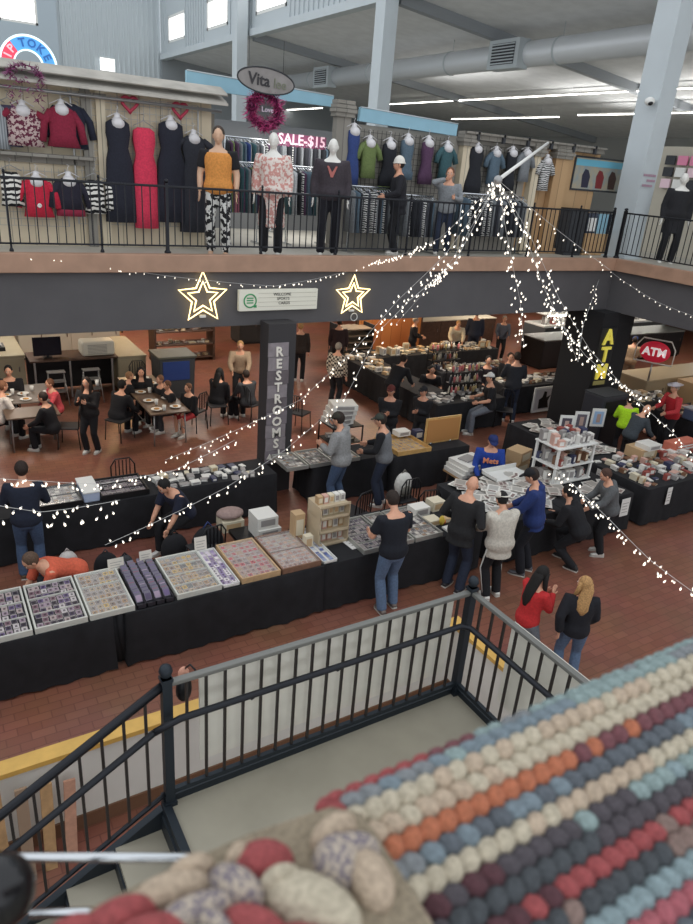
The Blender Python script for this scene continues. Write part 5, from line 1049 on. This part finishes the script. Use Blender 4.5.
# open shop: garment racks and hung rows
CL = [c_('g_teal',(56,88,94)), c_('g_green',(104,120,72)), c_('g_blue',(50,68,120)), c_('g_black',(34,36,42)), c_('g_grey',(120,124,128)), c_('g_white',(200,202,204)), c_('g_plum',(84,58,84)), c_('g_rose',(176,110,130)), c_('g_slate',(84,102,116)), pattern('g_zebra','wave',(28,28,30),(214,214,212),8.)]
for l, px, py, m, L, w_ in (('royal blue long dress beside the stone pillar', 349, 128, CL[2], .98, .14), ('olive green long blouse next to the royal blue dress', 365, 140, CL[1], .66, .16), ('black blouse with olive hem right of the olive green blouse', 385, 142, CL[3], .78, .17), ('pale teal denim dress above the white beanie', 402, 138, CL[8], .74, .16), ('plum dress right of the pale teal dress', 422, 140, CL[6], .8, .15), ('dark green print blouse above the grey jacket shopper', 441, 145, CL[0], .66, .15),
    ('black coat on a white bust left of the string peak', 470, 146, CL[3], .9, .2), ('slate patterned blouse behind the string peak', 489, 150, CL[8], .66, .15), ('dark slate dress right of the string peak', 505, 150, CL[3], .8, .15), ('grey print blouse left of the tan post', 519, 150, CL[4], .62, .14), ('black print blouse between the tan wooden posts', 540, 158, CL[9], .66, .14)):
    garment(l, gx(px), gz(px,py), m, L, w_, 'dress' if L > .7 else 'top', sl=.25 if L < .7 else 0, trim=CL[1] if 'olive hem' in l else None)
def rail_rack(label, what, x0, x1, y, z0, zt, n, seed, L=.7):
    t = thing('clothes_rack', label, 'clothes rack', ((x0+x1)/2,y,z0)); a = (x1-x0)/2
    MB().cyl((-a,0,zt),(a,0,zt),.015,8).build('hanging_bar', CHROME, t)
    for sx in (-1,1): MB().cyl((sx*a,0,0),(sx*a,0,zt),.015,8).build('upright', CHROME, t); MB().box((sx*a-.02,-.25,0),(sx*a+.02,.25,.03)).build('foot', CHROME, t)
    r = random.Random(seed)
    for i in range(n):
        x = x0+(i+.5)*(x1-x0)/n; m = r.choice(CL); k = (m.name, L)
        if k not in gar: 
            q = MB()
            def R_(zz, a_, b_): return [(b_*math.cos(2*PI*j/12)*(1+.1*math.sin(j*3)), a_*math.sin(2*PI*j/12), zz) for j in range(12)]
            q.rings([R_(0,.05,.02), R_(-.05,.2,.035), R_(-.3,.19,.05), R_(-L,.22,.055)]); q.tube([(0,-.16,.0),(0,0,.07),(0,.16,.0)], .006, 5, 1); gar[k] = q.mesh('hung_garment', [m, CHROME])
        tag(inst('hung_garment', gar[k], None, (x,y,z0+zt-.075), (0,0,r.uniform(-.25,.25))), 'garment hanging on the '+what, 'garment', 'garments on the '+what)
gar = {}
def rx(px, y): return QY(px, 170, y).x
DKC = [c_('g_black',(34,36,42)), c_('g_char',(60,62,70)), c_('g_slate',(84,102,116)), pattern('g_zebra','wave',(28,28,30),(214,214,212),8.), c_('g_grey',(120,124,128)), c_('g_black',(34,36,42))]; CLA = CL; 
for l, w_, a, b, y, zt, n, sd, L, pal in (('chrome clothes rack inside the open shop right of the orange mannequin','front left rack of the open shop',226,258,13.1,1.45,14,1,.8,CLA), ('chrome clothes rack inside the open shop right of the wrap mannequin','front right rack of the open shop',288,325,13.1,1.45,15,2,.8,CLA),
    ('high back rail of the open shop under the SALE banner','high back rail of the open shop',272,345,15.4,1.95,24,3,.7,DKC), ('clothes rack at the back left of the open shop','back left rack of the open shop',225,268,14.4,1.9,16,4,.7,CLA),
    ('low rack of black and white clothes behind the white beanie shopper','low rack behind the white beanie shopper',352,398,12.0,1.2,18,5,.75,DKC), ('low rack of clothes beside the grey jacket shopper','low rack beside the grey jacket shopper',405,436,12.05,1.1,13,6,.7,DKC), ('low rack of clothes behind the string peak','low rack behind the string peak',466,528,12.02,1.2,20,7,.75,DKC)):
    CL = pal; rail_rack(l, w_, rx(a,y), rx(b,y), y, 4.25, zt, n, sd, L)
CL = CLA
# posts and pillars
for l, px, wdt, m, top in (('stone-capped grey pillar left of the royal blue dress', 339, .3, GREYB, 6.75), ('tan wooden post right of the grey jacket shopper', 461, .22, TANB, 6.5), ('tan wooden post left of the shop poster, the wider one', 556, .42, BROWNB, 6.45), ('slim tan wooden post between dark garments', 531, .2, TANB, 6.45)):
    x = gx(px); t = thing('wooden_post', l, 'post', (x,WY-.08,4.25)); MB().box((-wdt/2,-.08,0),(wdt/2,.075,top-4.25)).build('shaft', m, t); MB().box((-wdt/2-.04,-.12,0),(wdt/2+.04,.075,.12)).build('base', m, t); c = MB().box((-wdt/2-.05,-.13,top-4.40),(wdt/2+.05,.075,top-4.33))
    for k in range(3): c.box((-wdt/2-.08+.02*k,-.16+.02*k,top-4.33+.07*k),(wdt/2+.08-.02*k,.075,top-4.27+.07*k))
    c.build('capital', GREYB, t)
t = thing('timber_beam', 'weathered timber beam over the dark garments and posts', 'beam', (9.9,WY-.05,6.48)); MB().box((0,-.14,0),(4.2,.1,.1)).box((0,-.2,.1),(4.2,.1,.14)).build('beam_body', GREYB, t); 
for k in range(6): MB().box((.3+.7*k,-.2,-.02),(.36+.7*k,-.14,.16)).build('bracket', DG, t)
# shop poster and things round it
a = QY(577,157,WY-.02); b = QY(621,192,WY-.02); t = thing('shop_poster', 'poster with a blue header and dark figures on the brown boards', 'poster', ((a.x+b.x)/2,WY-.03,(a.z+b.z)/2)); w_, h = (b.x-a.x)/2, (a.z-b.z)/2
MB().box((-w_-.04,0,-h-.04),(w_+.04,.02,h+.04)).build('frame', DG, t); MB().box((-w_,-.006,-h),(w_,0,h)).build('print', mat('poster_sand',(176,164,140),.6,c2=(140,150,150),var=.1,scale=5), t); MB().box((-w_,-.012,h*.5),(w_,-.006,h*.92)).build('header', mat('poster_blue',(104,176,200),.5), t)
for k, (x, c) in enumerate(((-.55,(40,40,60)),(.0,(120,40,44)),(.5,(70,50,46)))): MB().prism([(w_*x-.1,-h*.9),(w_*x+.12,-h*.9),(w_*x+.14,-.05),(w_*x+.05,.08),(w_*x-.06,.1),(w_*x-.13,-.04)], -.013, -.006, 'y').build('figure', mat('fig_%d' % k, c, .7), t)
text('lettering', 'SHOES & BAGS', .09, WHT, t, (0,-.013,h*.7)) if False else None
t = thing('display_stand', 'small stand of blue and white goods under the shop poster', 'display rack', (gx(598),WY-.25,4.25)); MB().box((-.45,-.14,.0),(.45,.14,.5)).build('stand_base', BROWNB, t); MB().box((-.42,-.1,.5),(.42,.12,.95)).build('back_board', mat('board_navy',(56,62,76),.7), t); MB().box((-.1,-.12,.5),(.25,-.1,.95)).build('blue_panel', BF, t); MB().box((-.40,-.12,.55),(-.15,-.1,.85)).build('white_panel', WHT, t)
t = thing('side_counter', 'dark garment rack box under the poster next to the column', 'rack', (13.35,WY-.3,4.25)); MB().box((-.28,-.16,0),(.28,.16,1.0)).build('body', DG, t); MB().box((-.3,-.18,1.),(.3,.18,1.04)).build('top', BLK, t)
# bright storefront window at the far right
t = thing('merchandise_grid', 'wall display of pink and white squares behind the right edge mannequin', 'display rack', (17.24,11.6,6.2), -PI/2); r = random.Random(9)
for i in range(7):
    for j in range(3): MB().box((-1.2+.36*i,-.05,-.3+.28*j),(-1.2+.36*i+.28,0,-.3+.28*j+.22)).build('square_pack', r.choice([mat('sq_pink',(214,130,160),.6), WHT, DG, mat('sq_pale',(226,196,206),.6)]), t)
# notice on the column: three pinkish lines
t = thing('column_notice', 'faint pink lettered notice on the big white column', 'notice', (14.78,11.30,5.95)); q = MB()
for k, (a, b) in enumerate(((-.24,.2),(-.1,.2),(-.22,.14))): 
    for j in range(7):
        x = a+(b-a)*j/7; q.box((x,-.006,.14-k*.11),(x+(b-a)/7*.7,0,.19-k*.11))
q.build('lettering', mat('notice_pink',(176,140,158),.7), t)
# security camera
p = QX(632,97,14.8); t = thing('security_camera', 'small white dome security camera on the big white column', 'camera', (14.44,11.45,QY(632,97,11.45).z)); MB().box((0,-.03,-.02),(.1,.03,.02)).build('arm', WHT, t); e = MB().ell((-.06,0,-.02),(.11,.11,.09), 0, 14, 8).build('housing', WHT, t); MB().ell((-.09,-.05,-.06),(.06,.06,.05), 0, 10, 6).build('lens', BLK, t)
# ---------------------------------------------------------------- signs on the band
NEON = mat('neon_warm', (255,226,160), .4, emit=3.2)
def star(label, x, z, R_):
    t = thing('neon_star', label, 'neon sign', (x,11.04,z)); 
    for k, s_ in enumerate((1., .62)):
        pl = []
        for i in range(10): rr = R_*s_*(1 if i % 2 == 0 else .46); a = PI/2+i*PI/5; pl.append((rr*math.cos(a), 0, rr*math.sin(a)))
        MB().tube(pl, .014, 6, closed=True).build('neon_tube', NEON, t)
    MB().box((-.05,.0,-R_*.75),(.05,.05,-R_*.66)).build('power_box', WHT, t); MB().cyl((0,.0,R_),(0,.05,R_+.02),.008,6).build('bracket', WHT, t)
p = QY(203,298,11.04); star('left double-outline lit star, left of the menu light box', p.x, p.z, .43); p = QY(353,296,11.04); star('right double-outline lit star with a cord loop, right of the menu light box', p.x, p.z, .38)
p = QY(354,317,11.04); o = MB().tube([(.07*math.cos(2*PI*i/14), 0, .07*math.sin(2*PI*i/14)) for i in range(14)], .008, 6, closed=True).build('cord_loop', WHT); o.location = (p.x,11.04,p.z); tag(o, 'white coiled cord hanging under the right lit star', 'cord')
p = QY(279,299,11.02); t = thing('light_box', 'white letter board light box with a green ring logo between the stars', 'sign', (p.x,11.03,p.z)); MB().box((-.75,-.03,-.19),(.75,.05,.17)).build('box_body', mat('lightbox_white',(214,212,198),.5,emit=.12), t, .008)
q = MB(); 
for k in range(4): q.box((-.40,-.034,-.12+.075*k),(.72,-.03,-.115+.075*k))
q.build('letter_track', mat('track_grey',(170,164,150),.6), t)
for k, s_ in enumerate(('WELCOME', 'SPORTS', 'CARDS')): text('lettering', s_, .07, mat('ink_black',(50,48,48),.6), t, (.05+.02*k,-.036,.085-.075*k), ext=.002)
GRN = mat('logo_green', (52,150,92), .5); MB().tube([(-.55+.11*math.cos(2*PI*i/24), -.035, -.015+.11*math.sin(2*PI*i/24)) for i in range(24)], .012, 6, closed=True).box((-.48,-.04,-.13),(-.43,-.03,-.09)).build('ring_logo', GRN, t); q = MB()
for k in range(3): q.box((-.61,-.036,-.06+.04*k),(-.49,-.03,-.04+.04*k))
q.build('logo_lines', GRN, t)
# restrooms sign
t = thing('restrooms_sign', 'tall grey pallet-board sign reading RESTROOMS down the dark column', 'sign', (5.22,10.70,0)); q = MB(); r = random.Random(3); GB = [mat('pallet_%d' % i, c, .8, var=.1, scale=9) for i, c in enumerate(((122,114,120),(104,96,100),(140,132,136)))]
for k in range(9): q.box((-.205+.01*(k%2),0,.62+.252*k),(.205-.01*(k%3),.02,.62+.252*k+.244), r.randrange(3))
q.build('boards', GB, t)
for i, ch in enumerate('RESTROOMS'): text('letter', ch, .235, mat('letter_cream',(236,230,220),.5), t, (.0,-.015,2.72-.215*i), ext=.012, bold=.006); 
for i, ch in enumerate('RESTROOMS'): text('letter_shadow_edge', ch, .235, mat('letter_shadow_dark',(26,24,26),.6), t, (.014,-.001,2.706-.215*i), ext=.008, bold=.008)  # dark offset copies stand in for the letters' shadow
MB().tube([(.06,-.02,.88),(.06,-.02,.74),(.0,-.02,.68),(-.07,-.02,.68),(-.12,-.02,.74)], .018, 6).prism([(-.18,.72),(-.06,.72),(-.12,.82)], -.03, -.01, 'y').build('curved_arrow', mat('letter_cream',(236,230,220),.5), t)
# yellow ATM letters on the black column
t = thing('vertical_sign', 'black vertical sign with yellow letters A T M on the black corner column', 'sign', (13.75,10.66,2.0)); MB().box((-.27,-.0,-.62),(.27,.03,.78)).build('sign_board', BLK, t)
YL = mat('yellow_letter', (222,206,84), .5, emit=.35)
for i, ch in enumerate('ATM'): text('letter', ch, .50, YL, t, (0,-.02,.55-.42*i), ext=.02, bold=.012)
MB().box((-.2,-.02,-.6),(.2,-.005,-.5)).build('caption_bar', mat('caption_yellow',(160,150,90),.6), t)
# red oval ATM sign
p = QX(655,352,17.0); t = thing('atm_sign', 'red oval ATM sign in a white frame above the tan counter', 'sign', (17.0,p.y,p.z), -PI/2*.72); MB().ell((0,0,0),(.40,.06,.29), 0, 24, 12).build('red_panel', mat('atm_red',(196,36,60),.4,emit=.25), t); text('lettering', 'ATM', .30, mat('atm_white',(245,235,235),.4,emit=.4), t, (0,-.075,0), bold=.012)
fr_ = [(-.50,-.30),(.50,-.30),(.50,.12),(.36,.34),(-.36,.34),(-.50,.12)]; MB().tube([(x,.0,z) for x, z in fr_], .022, 6, closed=True).build('white_frame', WHT, t); MB().cyl((0,.03,-p.z+.95),(0,.03,-.28),.025,8).build('post', SILV, t)
# pouch on the landing rail
t = thing('hanging_pouch', 'small black pouch with a tan tag hooked outside the landing rail', 'pouch', (LX0+.13,LY+.06,LZ+.78)); MB().ell((0,.03,-.02),(.05,.035,.09), 0, 10, 8).build('pouch_body', BLK, t); MB().ell((.0,.03,.09),(.035,.025,.05), 0, 10, 8).build('tan_tag', mat('tag_tan',(206,150,128),.7), t); MB().tube([(0,.03,.12),(.03,.0,.17),(.05,-.04,.15)], .006, 5).build('strap', BLK, t)
# ---------------------------------------------------------------- string lights
BULB = mat('bulb_glow', (255,244,226), .3, emit=1.7); WIRE = mat('wire_white', (206,206,204), .5)
bulb_me = MB().lathe([(.002,-.022),(.008,-.016),(.0095,-.006),(.006,.006)], n=8).lathe([(.006,.006),(.006,.016),(.002,.017)], n=6, mi=1).mesh('bulb', [BULB, WIRE])
APD = ray(498,180); AP = CP+APD*(8.6/APD.length)
def strand(label, pts_, nb, sag=.25, seed=0, straight=False, drops=False, sc=1.):
    """pts_: world points the wire passes; sags between them"""
    r = random.Random(seed); P_ = []
    for a, b in zip(pts_[:-1], pts_[1:]):
        n = 16
        for i in range(n): u = i/n; p = a.lerp(b, u); p = p+Vector((0,0,-sag*(b-a).length*.25*4*u*(1-u)*.5)); P_.append(p)
    P_.append(pts_[-1]); o0 = P_[0]; t = thing('string_lights', label, 'string lights', tuple(o0))
    MB().tube([p-o0 for p in P_], .0025, 5).build('wire', WIRE, t)
    L = [0]
    for a, b in zip(P_[:-1], P_[1:]): L.append(L[-1]+(b-a).length)
    for i in range(nb):
        s_ = (i+.5)/nb*L[-1]; k = 0
        while L[k+1] < s_: k += 1
        p = P_[k].lerp(P_[k+1], (s_-L[k])/max(1e-6, L[k+1]-L[k]))-o0; j = .075
        p = p+Vector((r.uniform(-j,j), r.uniform(-j,j), -.012-(r.choice((.0,.03,.16)) if drops else r.uniform(0,.03))))
        inst('bulb', bulb_me, t, tuple(p), (r.uniform(-.6,.6), r.uniform(-.6,.6), 0), (sc,)*3)
    return t
def V3(p): return Vector(p)
FY = 11.02
def fp(x, y, Y=FY): return QY(x, y, Y)
# peak: pole and converging strands
t = thing('light_pole', 'thin white pole slanting up from the peak of the light strings', 'pole', tuple(AP)); e = QY(548,143,9.6)-AP; MB().tube([(0,0,0), tuple(e)], .022, 8).build('shaft', WHT, t); MB().ell((0,0,0),(.05,.05,.05), 0, 10, 8).build('hook', SILV, t)
def tdp(x, y, d): r_ = ray(x, y); return CP+r_*(d/r_.length)
strand('string of lights from the peak to the left, reaching the right lit star', [AP, tdp(440,238,9.6), fp(372,262), fp(345,272), fp(275,286)], 88, .10, 1)
strand('faint string of lights along the dark band left of the left star', [fp(275,286), fp(205,280), fp(140,272), fp(60,258), fp(0,256)], 34, .06, 2, sc=.8)
strand('string of lights from the peak sweeping down left before the wooden partition', [AP, tdp(445,255,8.9), tdp(398,300,9.2), tdp(352,352,9.6), tdp(300,400,10.0), tdp(232,432,10.2), tdp(165,460,10.2)], 100, .05, 3)
strand('second string of lights sweeping down left, crossing the restrooms column foot', [AP, tdp(455,262,8.5), tdp(410,300,8.5), tdp(380,330,8.7), tdp(345,398,9.2), tdp(285,450,9.4), tdp(225,488,8.6), tdp(160,520,8.2), tdp(105,545,8.)], 100, .05, 4)
strand('string of lights falling from the peak to the upper right edge of the fascia', [AP, tdp(478,215,8.6), tdp(452,260,8.8), fp(430,285), fp(395,325)], 60, .05, 5)
strand('string of lights dropping almost straight down from the peak', [AP, tdp(505,225,8.7), tdp(512,262,9.0), tdp(520,300,9.4), tdp(524,345,10.)], 58, .03, 6)
strand('string of lights from the peak down to the yellow vertical sign', [AP, tdp(527,240,8.8), tdp(545,290,9.4), tdp(565,330,10.2), tdp(578,362,10.6)], 62, .03, 7)
strand('string of lights from the peak over the black corner column to the neon vest', [AP, tdp(530,235,8.9), tdp(560,300,9.6), tdp(590,350,10.2), tdp(635,398,10.6), tdp(672,432,10.8), tdp(700,462,11.)], 90, .03, 8)
strand('string of lights looping from the corner column up to the balcony corner', [tdp(578,362,10.6), tdp(583,325,11.4), fp(597,285), QX(604,266,13.84)], 26, .05, 9)
strand('string of lights running right from the balcony corner along the band', [QX(604,266,13.84), QX(628,284,13.84), QX(660,303,13.84), QX(700,318,13.84)], 18, .1, 10)
strand('straight string of lights from the peak past the shop poster', [AP, tdp(560,232,9.6), tdp(610,270,10.5)], 18, .01, 11, sc=.7)
strand('lower string of lights across the yellow sign to the bald man', [tdp(545,300,9.), tdp(585,355,9.6), tdp(620,385,10), tdp(655,400,10.)], 46, .06, 16)
strand('string of icicle lights crossing the man in the navy sweater at the left edge', [tdp(-10,478,7.4), tdp(40,481,7.6), tdp(100,484,7.8), tdp(175,470,8.2), tdp(235,440,8.8)], 60, .05, 12, drops=False)
strand('lower string of icicle lights with long drops before the black showcase', [tdp(-5,505,7.2), tdp(40,512,7.3), tdp(75,508,7.5), tdp(120,500,7.8)], 26, .05, 13, drops=True, sc=1.2)
strand('string of lights over the floor at the right edge beyond the women', [tdp(575,486,8.2), tdp(610,520,7.6), tdp(650,560,7.0), tdp(700,597,6.4)], 46, .03, 14, sc=.9)
strand('short string of lights from the boy down to the right edge string', [tdp(555,470,8.8), tdp(575,486,8.2), tdp(592,508,8.)], 14, .04, 15)
# ---------------------------------------------------------------- braided rug over the near rail
rr_ = random.Random(12)
d0 = ray(380,808); dy, dz = d0.y, d0.z; ln = math.hypot(dy, dz); cy, cz = dy/ln*.50, CH+dz/ln*.50
XL = QY(346,824,cy).x; PHI = math.radians(15); RD = .03
def rprof(s_):      # cross-section of the draped rug: far side arc, then the gently falling near sheet; returns y, z, normal angle
    if s_ < 0:
        a = PI/2+PHI + s_/RD   # clockwise towards the far side
        c = (-RD*math.cos(PI/2+PHI), -RD*math.sin(PI/2+PHI)); return (c[0]+RD*math.cos(a), c[1]+RD*math.sin(a), a)
    return (-s_*math.cos(PHI), -s_*math.sin(PHI), PI/2+PHI)
RCOL = {'red': (186,72,74), 'dusty': (132,70,78), 'grey': (140,146,150), 'cream': (216,200,170), 'peach': (214,186,156), 'orange': (214,112,70), 'blue': (128,148,160), 'sea': (150,176,174), 'maroon': (96,50,58), 'plum': (84,76,84), 'aqua': (144,170,176), 'char': (74,80,86), 'tan': (164,146,118), 'rose': (196,92,104), 'magenta': (150,62,96), 'mix': (150,120,110), 'slate': (96,106,116)}
RM = {k: mat('rug_'+k, tuple(int(c*.66+sum(v)/3*.16+6) for c in v), .95, var=.18, scale=220, bump=.5) for k, v in RCOL.items()}
rows = [('red','dusty','grey','sea'),('grey','blue','sea','grey'),('cream','cream','peach','cream'),('cream','peach','cream','cream'),('orange','orange','orange','dusty'),('blue','grey','blue','slate'),('cream','peach','cream','peach'),('sea','aqua','maroon','plum'),('plum','maroon','plum','char'),('red','mix','rose','maroon'),('char','mix','blue','rose'),('aqua','aqua','aqua','sea'),('magenta','rose','magenta','maroon'),('char','slate','char','char'),('cream','peach','cream','cream'),('maroon','dusty','maroon','mix')]+[('tan','cream','mix','maroon'),('tan','slate','cream','tan'),('mix','tan','rose','tan')]*6
keys = list(RCOL); rug = thing('braided_rug', 'thick braided rug of many colours rolled over the rail in the near right corner', 'rug', (XL,cy,cz))
base = MB(); SS = [-.085,-.07,-.055,-.04,-.025,-.012,0,.1,.2,.3,.42]; pf = [rprof(q_) for q_ in SS]
poly = [(y-.006*math.cos(a), z-.006*math.sin(a)) for y, z, a in pf]+[(y-.022*math.cos(a), z-.022*math.sin(a)) for y, z, a in reversed(pf)]
base.prism(poly, .004, 1.5, 'x'); base.build('rug_backing', RM['tan'], rug)
mr = MB(); kmi = {n_: i for i, n_ in enumerate(keys)}; s_ = -.030; k = 0
while s_ < .40:
    fine = k > 16; w_ = .0105 if fine else .0172; st = .0088 if fine else .0142; c = rows[min(k, len(rows)-1)]; y, z, a = rprof(s_); n = int(1.3/(w_*.9))
    rad = Vector((0, math.cos(a), math.sin(a))); tan_ = Vector((0, -math.sin(a), math.cos(a))); X = Vector((1,0,0)); th = .5 if k % 2 else -.5
    u = X*math.cos(th)+tan_*math.sin(th); v = -X*math.sin(th)+tan_*math.cos(th); M = Matrix((u, v, rad)).transposed()
    for i in range(n):
        x = .008+i*w_*.9+(.45*w_ if k % 2 else 0)+rr_.uniform(-.0012,.0012)
        cn = c[(int(x*7+k*.35)+(0 if rr_.random() < .88 else 1)) % 4] if k > 0 else ('red' if x < .09 else 'dusty' if x < .14 else rr_.choice(('sea','grey','sea')))
        mr.ell(Vector((x,y,z))-rad*.003, (w_*.62, st*.60, st*.50), kmi[cn], 10, 6, M)
    s_ += st; k += 1
for i in range(26):
    y, z, a = rprof(-.03+i*.0155); rad = Vector((0, math.cos(a), math.sin(a))); mr.ell(Vector((.0,y,z))-rad*.006, (.010,.0095,.008), kmi['red' if i < 3 else 'dusty' if i < 4 else 'tan'], 10, 6)
mr.build('braid_rows', [RM[n_] for n_ in keys], rug)
# second, coarser braid in the lower left corner
zb_ = 5.36
b0 = G(215,905,zb_); rug2 = thing('braided_rug', 'coarse red cream and patterned braid rug edge at the bottom centre', 'rug', (b0.x,b0.y,zb_)); q = MB()
CK = pattern('calico','noise',(170,158,144),(112,104,112),300); lum = [(262,852,62,40,-8,'red'),(352,842,30,54,75,'calico'),(313,893,100,56,25,'cream'),(340,850,50,46,70,'calico'),(195,905,90,36,-20,'calico'),(255,918,70,36,20,'red'),(170,882,84,34,-18,'peach'),(120,908,80,36,-18,'red'),(236,878,60,36,30,'calico'),(150,925,90,36,-12,'red'),(75,922,60,24,-12,'red'),(205,938,70,34,0,'cream'),(305,938,80,40,10,'red'),(372,868,60,40,60,'peach'),(335,822,46,26,-30,'peach'),(238,850,30,20,-40,'peach'),(190,862,50,24,-22,'peach'),(215,920,50,26,40,'calico'),(280,872,44,24,-20,'cream')]
km = {n_: i for i, n_ in enumerate(keys+['calico'])}
for px, py, l, w2, an, cn in lum:
    c = G(px, py, zb_); c2 = G(px+10*math.cos(math.radians(an)), py+10*math.sin(math.radians(an)), zb_); u = (c2-c); sc_ = u.length/10; u.normalize(); v = Vector((-u.y,u.x,0)); M = Matrix((u, v, Vector((0,0,1)))).transposed()
    q.ell((c.x-b0.x, c.y-b0.y, -.012), (l*.55*sc_, w2*.55*sc_, .017), km[cn], 14, 8, M)
q.build('braid', [RM[n_] for n_ in keys]+[CK], rug2)
pl = [G(x,y,zb_-.022) for x, y in ((90,918),(170,878),(250,842),(330,815),(362,822),(430,930),(450,985),(80,985))]
MB().prism([(p.x-b0.x, p.y-b0.y) for p in pl], -.04, -.014, 'z').build('rug_body', RM['tan'], rug2)
# chrome display rack with a black ball end
A0 = G(-30,857,5.2); A1 = G(250,858,5.2); B0 = G(30,914,5.13); B1 = G(250,906,5.13)
t = thing('display_stand', 'chrome two-bar display stand with a black ball end at the bottom left corner', 'display rack', tuple(A0))
MB().tube([(0,0,0), A1-A0], .0040, 12).build('chrome_bar', CHROME, t); MB().tube([B0-A0, B1-A0], .0040, 12).build('chrome_bar', CHROME, t)
bc = G(-2,892,5.28)-A0; MB().ell(bc, (.024,.024,.026), 0, 20, 14).build('ball_end', mat('ball_black',(20,20,24),.25), t); MB().tube([bc, bc+Vector((0,0,-.3))], .008, 10).build('upright', BLK, t)
# ---------------------------------------------------------------- light
w = bpy.data.worlds.new('world'); S.world = w; w.use_nodes = True
bg = w.node_tree.nodes['Background']; bg.inputs['Color'].default_value = (.92,.96,1.0,1); bg.inputs['Strength'].default_value = 1.25
def area(name, loc, size, e, col=(1,.9,.78), rot=(0,0,0), sy=None):
    l = bpy.data.lights.new(name, 'AREA'); l.energy = e; l.size = size; l.color = col
    if sy: l.shape = 'RECTANGLE'; l.size_y = sy
    o = bpy.data.objects.new(name, l); COL.objects.link(o); o.location = loc; o.rotation_euler = rot; return o
for x in (1.5, 6.5, 12): 
    for y in (14, 19, 24): area('unseen_ceiling_lamp', (x,y,3.08), 1.2, 72)  # unseen lamps placed to light the area under the deck
for x, y in ((18,8),(18,14),(18,19),(24,14),(24,22)): area('unseen_ceiling_lamp', (x,y,3.08), 1.2, 85)  # same unseen lamps under the right-hand deck
S.view_settings.view_transform = 'Standard'; S.view_settings.look = 'None'; S.view_settings.gamma = 1; S.view_settings.use_curve_mapping = False
S.view_settings.exposure = 0.

area('shop_fill_light', (7.4,14.2,6.5), 1.6, 60, (1,.97,.92)); area('unseen_ceiling_lamp', (5.2,21.5,3.05), .8, 90, (1,.62,.28)); area('unseen_ceiling_lamp', (13.0,18.2,3.05), .8, 70, (1,.68,.36))  # shop light is an unseen fill added to brighten the interior
for x, y in ((28,18),(28,25),(31,14),(31,24),(24,30)): area('ceiling_fill_light', (x,y,8.6), .3, 70, (1,.98,.94), (PI,0,0), 6.)  # unseen fill lamps near the strips, added to brighten the aisle ceiling
